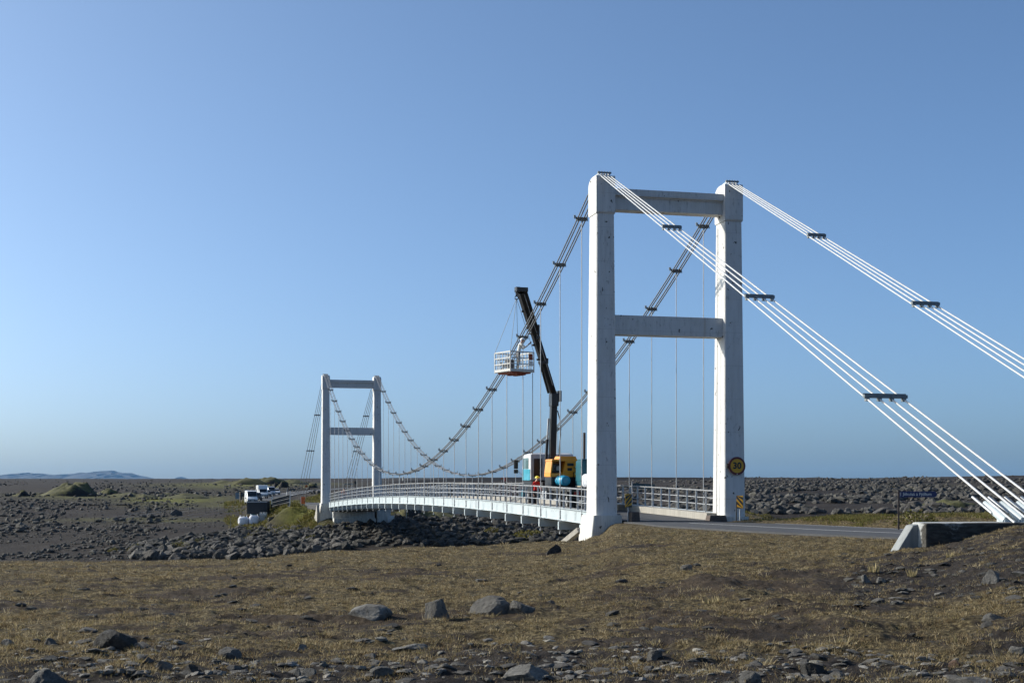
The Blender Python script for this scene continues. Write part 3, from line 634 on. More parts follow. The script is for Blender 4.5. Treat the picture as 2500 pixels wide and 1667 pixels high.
def mound(u, v, w, h, ydepth, seed, steep=0.5, lean=0.0):
    """w,h in metres; one side weathered to a scarp"""
    p = on_ground(u, v); mb = MB(); n, m = 34, 12; rows = []
    for j in range(m + 1):
        rr_ = j / m; row = []
        for i in range(n):
            a = 2 * math.pi * i / n
            rad = 1 + .35 * (float(fbm(math.cos(a) * 1.5 + seed, math.sin(a) * 1.5, 3, seed)) - .5) * 2
            x = math.cos(a) * rr_ * rad * w / 2; y = math.sin(a) * rr_ * rad * ydepth / 2
            side = math.cos(a)
            e = steep if side > lean else 1.2
            zz = h * max(0, 1 - rr_ ** (1 / max(e * .9, .2))) if side > lean else h * (1 - rr_) ** 1.1 * (1 - .15 * rr_)
            bl = 0.5 + 0.5 * math.tanh((side - lean + .5 * (float(vnoise(a * 2, seed, 5)) - .5)) * 4)
            zz = h * ((1 - rr_ ** 3.2) * bl + ((1 - rr_) ** 1.15) * (1 - bl))
            zz *= .45 + 1.1 * float(fbm(x * 4.5 / w + seed, y * 4.5 / w, 4, seed + 3))
            row.append((p.x + x, p.y + y, float(land(p.x + x, p.y + y)) - .25 * rr_ - .1 + zz))
        rows.append(row)
    for j in range(m):
        for i in range(n):
            i2 = (i + 1) % n
            mb.add([rows[j][i], rows[j + 1][i], rows[j + 1][i2], rows[j][i2]], [(0, 1, 2, 3)], 0, True)
    me = mb.mesh('grassy_mound', M['mound'])
    bm = bmesh.new(); bm.from_mesh(me); bmesh.ops.remove_doubles(bm, verts=bm.verts, dist=.001); bmesh.ops.recalc_face_normals(bm, faces=bm.faces); bm.to_mesh(me); bm.free()
    if sum(f.normal.z for f in me.polygons) < 0: me.flip_normals()
    o = link('grassy_mound', me); o['kind'] = 'structure'; return o
for k, a in enumerate([(165, 1209, 17, 4.2, 14, 3, .5, -.25), (200, 1207, 7.5, 3.0, 7, 5, .5, -.6), (50, 1210, 5, 1.5, 5, 7), (258, 1206, 8, 1.5, 7, 11), (300, 1211, 12, 1.1, 10, 12), (350, 1213, 9, 0.9, 8, 13), (445, 1216, 16, 1.2, 12, 17), (400, 1210, 8, .8, 8, 19),
                       (540, 1180, 22, 2.2, 16, 23), (590, 1182, 30, 3.0, 16, 27), (645, 1182, 26, 4.0, 18, 29), (668, 1181, 18, 3.0, 14, 31), (705, 1180, 22, 2.2, 16, 37), (672, 1189.5, 4, 2.0, 4, 41), (688, 1190, 6, 2.2, 5, 43), (757, 1190, 7, 1.5, 5, 47),
                       (2300, 1236, 9, 1.0, 7, 53), (1060, 1262, 8, .8, 6, 57), (985, 1255, 5, 1.3, 5, 59)]):
    mound(*a)

# ------------------------------------------------------------------ rocks
def rock_mesh(name, seed, sub, mat, flatness=0.75, planes=9, rough=0.06):
    rnd = random.Random(seed); bm = bmesh.new(); bmesh.ops.create_icosphere(bm, subdivisions=sub, radius=1)
    for _ in range(planes):
        n = Vector((rnd.gauss(0, 1), rnd.gauss(0, 1), rnd.gauss(0, .8))).normalized(); off = rnd.uniform(.45, .82)
        for v in bm.verts:
            d = v.co.dot(n) - off
            if d > 0: v.co -= n * d
    for v in bm.verts:
        v.co *= 1 + rnd.uniform(-rough, rough); v.co.z *= flatness
    bm.normal_update(); me = bpy.data.meshes.new(name); bm.to_mesh(me); bm.free()
    if mat: me.materials.append(mat)
    return me
ROCKS = [rock_mesh('boulder', 100 + k, 3, M['rock'], .62 + .05 * (k % 4), 9 + k % 4, .012) for k in range(12)]
for k, me in enumerate(ROCKS):
    for vv in me.vertices: vv.co *= 1 + .07 * mnoise.fractal(vv.co * 2.4 + Vector((k * 5.3, 0, 0)), .9, 2.1, 4)
ROCKLO = [rock_mesh('rubble', 300 + k, 1, None, .7 + .04 * (k % 3), 6, .05) for k in range(10)]

def hero(u, v0, v1, wpx, name, label, mat, seed, planes=9, asp=1.0, rz=None, group=None, flatz=None):
    """boulder with foot row v1, top row v0, width wpx in photo pixels"""
    p = on_ground(u, v1 - 2); Y = p.y; w = wpx / FPX * Y; h = max(.03, (v1 - v0) / FPX * Y)
    me = rock_mesh(name, seed, 4, mat, 1.0, planes, .0)
    for vv in me.vertices:                                     # pitted, chipped surface
        n0 = mnoise.fractal(vv.co * 2.2 + Vector((seed * 7.1, 0, 0)), .9, 2.1, 5); n1 = mnoise.voronoi(vv.co * 2.6 + Vector((seed * 3.3, 1, 0)))[0]
        vv.co *= 1 + .075 * n0 - .10 * max(0, .22 - (n1[1] - n1[0]))
    co = np.array([v.co for v in me.vertices]); ext = co.max(0) - co.min(0)
    o = link(name, me)
    o.scale = (w / ext[0], w * asp / ext[1], h * 1.85 / ext[2])
    o.location = (p.x, p.y + w * asp * .3, p.z + h * .40 - (co.max(0)[2] + co.min(0)[2]) / 2 * o.scale[2] - .0)
    o.location.z = float(land(o.location.x, o.location.y)) + h - co.max(0)[2] * o.scale[2]
    return tag(o, label, 'boulder' if wpx > 45 else 'stone', group)
G1 = 'loose stones on the dry grass'
hero(277, 1538, 1582, 108, 'boulder', 'black humped boulder lying on dry grass behind the gravel strip', M['rock_dark'], 1, 7, .8)
hero(905, 1478, 1512, 108, 'boulder', 'pale flat-topped broken rock, leftmost of three rocks in a row on the grass', M['rock_pale'], 2, 8, .7)
hero(1066, 1463, 1512, 62, 'boulder', 'upright grey block standing between two flat rocks on the grass', M['rock_mid'], 5, 6, .8)
hero(1205, 1462, 1501, 112, 'boulder', 'broad low rounded pale slab with a smaller rock at its end', M['rock_mid'], 7, 5, .7)
hero(1275, 1468, 1499, 66, 'boulder', 'small grey rock leaning at the right end of the broad low slab', M['rock_mid'], 8, 8, .8)
hero(1350, 1332, 1354, 42, 'boulder', 'dark angular boulder alone on the grass crest below the bridge deck', M['rock_dark'], 9, 9, .9)
hero(1680, 1380, 1393, 30, 'stone', 'flat grey stone on the slope under the road left of the round sign', M['rock_mid'], 10, 7, .8)
hero(2421, 1393, 1428, 48, 'boulder', 'pale grey stone lying on the dark slope below the cable anchorage', M['rock_pale'], 11, 8, .8)
hero(2114, 1405, 1425, 24, 'stone', 'upright light stone of the pair on the slope below the blue name sign', M['rock_pale'], 12, 8, .9)
hero(2151, 1411, 1424, 26, 'stone', 'rounded lying light stone of the pair on the slope below the blue name sign', M['rock_pale'], 13, 5, .9)
hero(2430, 1496, 1514, 58, 'stone', 'flat grey slab half buried at the right edge of the slope', M['rock_mid'], 14, 9, .8)
hero(2338, 1610, 1627, 36, 'stone', 'reddish brown stone lying on gravel near the lower right corner', M['rock_rust'], 15, 9, .9)
hero(2377, 1652, 1676, 108, 'boulder', 'broad grey half buried rock at the bottom edge right', M['rock_mid'], 16, 7, .7)
hero(1832, 1640, 1666, 62, 'stone', 'grey rounded stone in front of the black knobbly rock', M['rock_mid'], 17, 7, .8)
hero(1985, 1620, 1650, 56, 'stone', 'black knobbly lava rock on the gravel at bottom right', M['rock_dark'], 18, 14, .9)
hero(1292, 1620, 1660, 125, 'boulder', 'wide pale weathered rock at the bottom centre on gravel', M['rock_pale'], 19, 8, .7)
hero(112, 1636, 1672, 95, 'boulder', 'pointed dark grey slab rising at the bottom left corner', M['rock_mid'], 20, 6, .8)
hero(1000, 1573, 1590, 92, 'stone', 'long low pale stone at the edge between grass and gravel', M['rock_pale'], 21, 7, .7)
hero(560, 1581, 1610, 58, 'stone', 'grey peaked stone at the top edge of the gravel strip', M['rock_mid'], 22, 8, .8)
hero(726, 1634, 1654, 20, 'stone', 'egg shaped pale cobble standing beside a lying one', M['rock_pale'], 23, 4, 1.0)
hero(755, 1634, 1650, 36, 'stone', 'smooth pale cobble lying right of an egg shaped one', M['rock_pale'], 24, 4, .8)
hero(930, 1633, 1650, 62, 'stone', 'long smooth grey cobble on the gravel at bottom centre', M['rock_mid'], 25, 5, .7)
hero(398, 1615, 1640, 46, 'stone', 'grey flat stone beside an angular one in the left gravel', M['rock_mid'], 26, 7, .8)
hero(465, 1624, 1644, 34, 'stone', 'dark rounded stone at the right of the left gravel patch', M['rock_dark'], 27, 6, .9)
hero(14, 1562, 1578, 34, 'stone', 'pale flat stone cut by the left edge of the view', M['rock_pale'], 28, 7, .8)
hero(118, 1562, 1576, 32, 'stone', 'small domed grey stone left of the black humped boulder', M['rock_mid'], 29, 5, .9)
hero(205, 1536, 1548, 56, 'stone', 'low flat grey stone behind the black humped boulder', M['rock_mid'], 30, 7, .8)
hero(2490, 1580, 1596, 45, 'stone', 'pale pointed flat stone cut by the right edge of the view', M['rock_pale'], 31, 7, .8)
hero(738, 1575, 1592, 26, 'stone', 'pale peaked stone alone in the grass above the gravel', M['rock_pale'], 32, 8, .9)
hero(1600, 1592, 1612, 40, 'stone', 'low grey stone in the gravel left of the black knobbly rock', M['rock_mid'], 33, 8, .8)
hero(2045, 1642, 1656, 44, 'stone', 'flat grey stone just right of the black knobbly rock', M['rock_mid'], 34, 7, .8)
hero(1172, 1416, 1422, 30, 'stone', 'low pale pebble slab in the grass right of centre', M['rock_mid'], 35, 7, .8)

def cast(u, v):
    t = (u - CX) / FPX; out = np.full(len(u), np.nan)
    zr = CAMZ - (v - EYEV)[:, None] / FPX * _scanY[None]
    Xs = t[:, None] * _scanY[None]; Ys = np.broadcast_to(_scanY[None], Xs.shape)
    d = land(Xs, Ys) > zr
    i = d.argmax(1); ok = d.any(1)
    Y = _scanY[i]; return np.where(ok, Y, np.nan)
rng = np.random.default_rng(5)
def sample(poly_fn, n, u0, u1, v0, v1):
    out_u, out_v = [], []
    while len(out_u) < n:
        u = rng.uniform(u0, u1, n * 2); v = rng.uniform(v0, v1, n * 2)
        k = poly_fn(u, v); out_u += list(u[k]); out_v += list(v[k])
    return np.array(out_u[:n]), np.array(out_v[:n])
ZONES = [  # name, n, box, shape, size range (m), power, tone
 ('riprap', 1900, (330, 880, 1288, 1368), lambda u, v: v > np.interp(u, [330, 480, 620, 760, 880], [1330, 1308, 1288, 1283, 1285]), (.28, .95), 1.7, .85),
 ('underbridge', 1500, (820, 1420, 1246, 1336), lambda u, v: (v > np.interp(u, [820, 900, 1000, 1180, 1420], [1290, 1256, 1246, 1268, 1262])), (.25, .8), 1.9, .55),  # low tone puts the shade beneath the deck into the rubble colour
 ('leftbank', 800, (0, 430, 1225, 1300), lambda u, v: (fbm(u * .012, v * .05, 3, 61) > .46) | (u + (v - 1225) < 190), (.14, .75), 2.6, .85),
 ('leftbank', 1300, (0, 430, 1290, 1368), lambda u, v: fbm(u * .012, v * .05, 3, 62) > .40, (.09, .42), 2.2, 1.0),
 ('leftfield', 420, (0, 480, 1205, 1245), lambda u, v: (v > 1218) | (u > 300), (.2, .8), 2.2, .8),
 ('leftplain', 1500, (0, 800, 1170, 1214), lambda u, v: fbm(u * .01, v * .1, 3, 63) > .40, (.25, 1.3), 3.0, .8),
 ('leftbank', 900, (0, 640, 1222, 1330), lambda u, v: v < 1290 + (u < 330) * 60, (.08, .32), 2.0, 1.0),
 ('farplain', 500, (950, 1500, 1170, 1240), lambda u, v: v > 0, (.4, 1.3), 2.0, .8),
 ('rightfield', 1700, (1480, 2500, 1212, 1256), lambda u, v: fbm(u * .008, v * .08, 3, 64) > .36, (.3, 1.1), 2.2, .85),
 ('rightfield', 3600, (1480, 2500, 1163, 1222), lambda u, v: fbm(u * .006, v * .12, 3, 65) > .42, (.3, 1.15), 2.2, .85),
 ('gravel', 1100, (0, 2500, 1560, 1667), lambda u, v: fbm(u * .006, v * .02, 3, 66) + (v - 1560) / 260 > .55, (.02, .12), 2.4, 3.0),
 ('turf', 260, (0, 2500, 1375, 1570), lambda u, v: v > 0, (.03, .16), 2.2, .7),
 ('slope', 260, (2050, 2500, 1300, 1480), lambda u, v: v > 1290 + (2500 - u) * .12, (.03, .14), 2.2, .9)]
allr = []
for (zn, n, (u0, u1, v0, v1), fn, (s0, s1), pw, tone) in ZONES:
    u, v = sample(fn, n, u0, u1, v0, v1); Y = cast(u, v)
    k = ~np.isnan(Y); u, v, Y = u[k], v[k], Y[k]
    X = (u - CX) / FPX * Y
    size = s0 + (s1 - s0) * rng.random(len(Y)) ** pw
    if zn == 'riprap': size *= np.interp(v, [1285, 1365], [.75, 1.15])
    S = toS(X, Y); Lf = toL(X, Y); fd = np.full(len(Y), 99.0)
    for p in farc: fd = np.minimum(fd, np.hypot(X - p.x, Y - p.y))
    k = (Y > (9.5 if zn in ('gravel', 'turf', 'slope') else 118)) & (Y < (60 if zn in ('gravel', 'turf', 'slope') else 9999)) & ~((np.abs(Lf - road_mid(S)) < 4.2) & (S < 2) & (S > -70)) & ~((np.abs(Lf) < 5) & (S > 100) & (S < 112)) & (fd > 5.5)
    for a in range(len(Y)):
        if k[a]: allr.append((zn, X[a], Y[a], size[a], size[a] / Y[a], tone))
big = [(205, 1243, 130, 90), (440, 1237, 180, 90), (300, 1247, 90, 80), (85, 1273, 80, 90), (230, 1279, 160, 80), (410, 1281, 110, 130), (200, 1267, 110, 60), (880, 1260, 110, 80), (1135, 1267, 110, 70), (890, 1273, 90, 50), (1320, 1262, 110, 80), (1735, 1257, 150, 75), (2025, 1251, 180, 70), (860, 1333, 130, 100), (580, 1340, 150, 70), (1300, 1320, 130, 70), (1065, 1344, 130, 60), (770, 1357, 80, 60), (1720, 1346, 190, 90), (2110, 1356, 120, 80), (220, 1353, 110, 60), (1390, 1326, 80, 50)]
for (cx, vb, w, h) in big:
    p = on_ground(cx / 4.704, vb + h / 9.4); allr.append(('leftbig', p.x, p.y, w / 4.704 / FPX * p.y * .5, .9 * w / 4.704 / FPX * .5, 1.0))
for (u, vb, w) in [(2218, 1258, 28), (2140, 1262, 20), (2230, 1262, 14), (2305, 1250, 18), (2372, 1252, 18), (2070, 1258, 14), (1990, 1255, 16), (2052, 1204, 14), (1935, 1254, 16), (1880, 1252, 18)]:
    p = on_ground(u, vb - 14); allr.append(('rightfield', p.x, p.y, w / FPX * p.y * .55, 1.0 * w / FPX, .85))
LBL = {'riprap': ('boulder', 'dark angular block in the rock armour below the far left tower leg', 'blocks of the rock armour on the far bank'),
       'underbridge': ('boulder', 'dark rock on the shaded far bank seen beneath the bridge deck', 'rocks on the far bank beneath the deck'),
       'leftbank': ('boulder', 'grey boulder in the black gravel of the far bank at left', 'boulders in the black gravel at left'),
       'leftfield': ('boulder', 'grey boulder in the band of rocks behind the wire fence at left', 'boulders behind the wire fence'),
       'leftplain': ('boulder', 'small dark boulder on the far plain below the mountains', 'boulders on the far plain'),
       'farplain': ('boulder', 'dark boulder on the plain seen through the bridge railing', 'boulders behind the railing'),
       'rightfield': ('boulder', 'angular dark boulder in the rock field behind the road at right', 'boulders of the rock field behind the road'),
       'leftbig': ('boulder', 'large boulder among the gravel of the far bank at left', 'large boulders of the far bank at left'),
       'gravel': ('stone', 'small flat stone in the gravel along the bottom of the view', 'flat stones in the gravel strip'),
       'turf': ('stone', 'small dark stone lying in the dry turf', 'stones in the dry turf'),
       'slope': ('stone', 'small stone on the dark slope below the anchorage', 'stones on the dark slope')}
# the ones that show largest are objects of their own; gravel pieces that show small stay joined
allr.sort(key=lambda r: -r[4])
NIND = 255
ind, rest = allr[:NIND], allr[NIND:]
for q, (zn, X, Y, sz, ps, tone) in enumerate(ind):
    nm, lb, gp = LBL[zn]
    o = link(nm, ROCKS[q % len(ROCKS)])
    fl = .42 if zn in ('gravel', 'turf', 'slope') else 1.0
    o.scale = (sz * random.uniform(.8, 1.15), sz * random.uniform(.7, 1.0), sz * fl * random.uniform(.75, 1.05))
    if zn in ('gravel', 'slope'):
        o.material_slots[0].link = 'OBJECT'; o.material_slots[0].material = M['rock_gravel']
    o.rotation_euler = (random.uniform(-.25, .25), random.uniform(-.25, .25), random.uniform(0, 6.28))
    o.location = (X, Y + sz * .3, float(land(X, Y + sz * .3)) + sz * fl * (random.uniform(-.30, .12) if fl < 1 else random.uniform(.02, .22)))
    tag(o, lb, 'boulder' if nm == 'boulder' else 'stone', gp)
def merge_rocks(name, lst, seed):
    if not lst: return
    rn = np.random.default_rng(seed); VV, FF, CC = [], [], []; base = 0
    protos = []
    for me in ROCKLO:
        protos.append((np.array([v.co for v in me.vertices]), np.array([p.vertices[:] for p in me.polygons])))
    zs = land(np.array([r[1] for r in lst]), np.array([r[2] for r in lst]))
    for (zn, X, Y, sz, ps, tone), z in zip(lst, zs):
        pv_, pf = protos[rn.integers(len(protos))]
        a = rn.uniform(0, 6.28); c, s = math.cos(a), math.sin(a)
        fl = .5 if zn in ('gravel', 'turf', 'slope') else .9
        v = pv_ * np.array([rn.uniform(.75, 1.2), rn.uniform(.65, 1.0), fl * rn.uniform(.7, 1.1)]) * sz
        tx = rn.uniform(-.3, .3); ct, st = math.cos(tx), math.sin(tx)
        v = np.stack([v[:, 0], v[:, 1] * ct - v[:, 2] * st, v[:, 1] * st + v[:, 2] * ct], 1)
        v = np.stack([v[:, 0] * c - v[:, 1] * s + X, v[:, 0] * s + v[:, 1] * c + Y, v[:, 2] + z + sz * fl * (rn.uniform(-.25, .15) if fl < .6 else rn.uniform(.0, .25))], 1)
        VV.append(v); FF.append(pf + base); base += len(v)
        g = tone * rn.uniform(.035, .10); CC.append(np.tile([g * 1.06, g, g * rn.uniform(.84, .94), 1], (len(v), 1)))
    me = bpy.data.meshes.new(name); me.from_pydata(np.vstack(VV).tolist(), [], np.vstack(FF).tolist())
    at_ = me.attributes.new('tint', 'FLOAT_COLOR', 'POINT'); at_.data.foreach_set('color', np.vstack(CC).astype(np.float32).ravel())
    me.materials.append(M['rock_attr']); o = link(name, me); o['kind'] = 'stuff'; return o
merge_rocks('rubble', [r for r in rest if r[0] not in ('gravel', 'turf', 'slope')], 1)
merge_rocks('gravel', [r for r in rest if r[0] in ('gravel', 'turf', 'slope')], 2)

# ------------------------------------------------------------------ grass
def tufts(name, pts, hgt, blades, cols, seed, spread=.05, width=.006, lean=.55):
    rn = np.random.default_rng(seed); pts = np.asarray(pts); n = len(pts); k = n * blades
    P = np.repeat(pts, blades, 0); H = np.repeat(np.asarray(hgt) if np.ndim(hgt) else np.full(n, hgt), blades) * rn.uniform(.5, 1.25, k)
    a = rn.uniform(0, 2 * np.pi, k); d = spread * np.sqrt(rn.random(k)); sp = np.repeat(np.asarray(spread) if np.ndim(spread) else np.ones(n), blades) if np.ndim(spread) else 1
    bx, by = P[:, 0] + np.cos(a) * d * sp, P[:, 1] + np.sin(a) * d * sp
    l = rn.uniform(.1, lean, k) * H * 1.3; a2 = a + rn.uniform(-.8, .8, k)
    w = width * rn.uniform(.6, 1.4, k) * np.repeat(np.maximum(1, pts[:, 1] / 22), blades)
    a3 = rn.uniform(0, np.pi, k)
    v0 = np.stack([bx - np.cos(a3) * w, by - np.sin(a3) * w, P[:, 2] - .01], 1); v1 = np.stack([bx + np.cos(a3) * w, by + np.sin(a3) * w, P[:, 2] - .01], 1)
    v2 = np.stack([bx + np.cos(a2) * l, by + np.sin(a2) * l, P[:, 2] + H], 1)
    V = np.stack([v0, v1, v2], 1).reshape(-1, 3)
    me = bpy.data.meshes.new(name); me.vertices.add(3 * k); me.vertices.foreach_set('co', V.ravel())
    me.loops.add(3 * k); me.loops.foreach_set('vertex_index', np.arange(3 * k, dtype=np.int32))
    me.polygons.add(k); me.polygons.foreach_set('loop_start', np.arange(k, dtype=np.int32) * 3)
    me.update(calc_edges=True)
    C = np.asarray(cols)[rn.integers(0, len(cols), n)]; C = np.repeat(C, blades, 0) * rn.uniform(.7, 1.25, (k, 1)); C = np.repeat(C, 3, 0)
    at_ = me.attributes.new('tint', 'FLOAT_COLOR', 'POINT'); at_.data.foreach_set('color', np.concatenate([C, np.ones((3 * k, 1))], 1).astype(np.float32).ravel())
    me.materials.append(M['grass']); o = link(name, me); o['kind'] = 'stuff'; return o
TAN = [(.285, .215, .112), (.34, .27, .152), (.185, .132, .066), (.235, .19, .086), (.11, .077, .043), (.42, .345, .21)]
nT = 210000
Yt = 10.5 * (66 / 10.5) ** rng.random(nT) ; Tt = rng.uniform(-.40, .40, nT); Xt = Tt * Yt
dry, gravel, green, soil = cover(Xt, Yt)
S = toS(Xt, Yt); Lf = toL(Xt, Yt)
zt_ = land(Xt, Yt)
clump = fbm(Xt * 2.2, Yt * 2.2, 3, 71)
clump2 = fbm(Xt * 6.5, Yt * 4.5, 2, 72)
keep = (rng.random(nT) < np.clip(2.6 * dry * (clump * .6 + clump2 * .6 - .50) * 2.6, 0, 1)) & ~((np.abs(Lf - road_mid(S)) < 3.5) & (S < 2)) & (zt_ > -.75)
print('tufts', keep.sum())
tufts('dry_grass', np.stack([Xt, Yt, zt_], 1)[keep], rng.uniform(.012, .036, keep.sum()) * np.where(clump[keep] > .55, 1.25, .9) * np.where(rng.random(keep.sum()) < .035, 2.6, 1.0), 7, TAN, 3, .075, .0050, 1.3)
GRN = [(.11, .115, .03), (.16, .15, .04), (.085, .085, .024), (.20, .17, .07), (.14, .11, .045)]
# greener grass on the road bank behind the road and the bank left of the far tower
nG = 26000
gt = np.concatenate([rng.uniform(.13, .36, nG), rng.uniform(-.20, -.125, nG)]); gY = np.concatenate([rng.uniform(52, 76, nG), 158 * (300 / 158) ** rng.random(nG)]); gX = gt * gY
d2, g2, gr2, s2 = cover(gX, gY); S = toS(gX, gY); Lf = toL(gX, gY); fd = np.full(len(gX), 99.0)
for p in farc: fd = np.minimum(fd, np.hypot(gX - p.x, gY - p.y))
kk = (rng.random(len(gX)) < gr2 * 1.6 * (fbm(gX * .8, gY * .8, 3, 81) > .47)) & (np.abs(Lf - road_mid(S)) > 3.6) & (fd > 3.5) & ~((np.abs(Lf) < 4) & (S > 100) & (S < 110))
print('green', kk.sum())
tufts('grass', np.stack([gX, gY, land(gX, gY)], 1)[kk], np.where(gY[kk] > 150, rng.uniform(.2, .5, kk.sum()), rng.uniform(.04, .12, kk.sum())), 6, GRN, 4, .22, .008, .8)

# shrubs and tall tussocks
def shrub(u, v, w, h, label, cols, seed, group=None, n=420, name='shrub', cat='shrub'):
    p = on_ground(u, v); rn = np.random.default_rng(seed)
    root = empty(name, p, 0, label, cat, group)
    V, F, C = [], [], []
    for k in range(n):
        a = rn.uniform(0, 6.28); rr_ = math.sqrt(rn.random()); x, y = math.cos(a) * rr_ * w / 2, math.sin(a) * rr_ * w / 2 * .8
        top = h * (1 - rr_ ** 2.2) * (.7 + .6 * float(vnoise(x / w * 5 + seed, y / w * 5, seed))); z = top * rn.uniform(.15, 1.0)
        gz = float(land(p.x + x, p.y + y)) - p.z
        s = w * rn.uniform(.022, .05); q = Euler((rn.uniform(-1.2, 1.2), rn.uniform(-1.2, 1.2), rn.uniform(0, 6.28))).to_matrix()
        b = len(V)
        for c in ((-.5, 0, 0), (.5, -.0, 0), (.25, 1.3, .2), (-.3, 1.1, -.1)): V.append(tuple(q @ (Vector(c) * s) + Vector((x, y, z + gz))))
        F.append((b, b + 1, b + 2, b + 3)); cc = np.array(cols[rn.integers(len(cols))]) * rn.uniform(.6, 1.3); C += [(*cc, 1)] * 4
    me = bpy.data.meshes.new('foliage'); me.from_pydata(V, [], F)
    at_ = me.attributes.new('tint', 'FLOAT_COLOR', 'POINT'); at_.data.foreach_set('color', np.array(C, np.float32).ravel())
    me.materials.append(M['grass']); link('foliage', me, root)
    st = MB()
    for k in range(7):
        a = k * .9; e = (math.cos(a) * w * .3, math.sin(a) * w * .22, h * .55)
        st.tube((math.cos(a) * w * .05, math.sin(a) * w * .05, -.1), e, .02 * w / 1.5, .008 * w / 1.5, 5)
    st.build('stem', M['wood'], root)
    return root
YG = [(.16, .14, .03), (.12, .115, .022), (.20, .17, .05), (.08, .075, .018)]
for k, (u, v, w, h, lb) in enumerate([
    (437, 1343, 2.6, 1.35, 'large yellow green willow bush among the rock armour at left'), (329, 1342, 1.7, .8, 'low yellow bush growing in black gravel beside the dark square boulder'),
    (276, 1345, 1.3, .5, 'smallest yellow bush in the black gravel at left'), (486, 1330, 2.0, 1.0, 'yellow green bush on the rock armour right of the large willow bush'),
    (742, 1278, 3.0, 1.2, 'green bush on the bank just left of the far tower pedestal'), (770, 1272, 1.8, 1.2, 'dark green bush against the far tower pedestal'),
    (803, 1285, 1.8, 1.0, 'green bush under the right end of the far left pedestal'), (845, 1296, 1.7, .8, 'low green bush on the rocks in front of the painted abutment'),
    (605, 1318, 1.8, .7, 'low yellow tuft in the middle of the rock armour'), (757, 1318, 1.9, .6, 'low yellow tuft low on the rocks below the far tower'),
    (1290, 1310, 3.6, 1.0, 'broad olive bush on the shaded far bank below the truck'), (1205, 1300, 2.6, .7, 'low olive bush on the shaded bank beneath mid deck'),
    (2235, 1272, 1.6, .55, 'bright green tuft on the road bank right of the blue name sign'), (1870, 1262, 1.5, .4, 'green tuft on the road bank beside the tower leg with the round sign')]):
    shrub(u, v, w, h * .85, lb, YG if k % 3 else GRN, 50 + k)
def tussock(u, v, w, h, label, seed):
    p = on_ground(u, v); rn = random.Random(seed); mb = MB()
    for k in range(70):
        a = rn.uniform(0, 6.28); r_ = w * .4 * math.sqrt(rn.random()); hh = h * rn.uniform(.45, 1.0); q = rn.uniform(.05, .45) * hh
        b = Vector((math.cos(a) * r_, math.sin(a) * r_, -.01)); t_ = b + Vector((math.cos(a) * q, math.sin(a) * q, hh)); a3 = rn.uniform(0, 3.14); d = Vector((math.cos(a3), math.sin(a3), 0)) * .006
        mb.add([b - d, b + d, t_], [(0, 1, 2)])
    o = mb.build('grass_tussock', M['straw']); o.location = p
    return tag(o, label, 'grass tuft')
M['straw'] = flat('straw', (.36, .29, .14), .8)
tussock(2133, 1398, .22, .2, 'tall straw tussock standing behind the pair of light stones', 1)
tussock(2227, 1405, .16, .16, 'thin straw tuft on the dark slope between stone pair and pale stone', 2)
tussock(1735, 1470, .3, .12, 'straw tuft along the wheel track edge in the grass', 3)
tussock(2318, 1362, .14, .16, 'small straw tuft on the slope under the anchorage corner', 4)

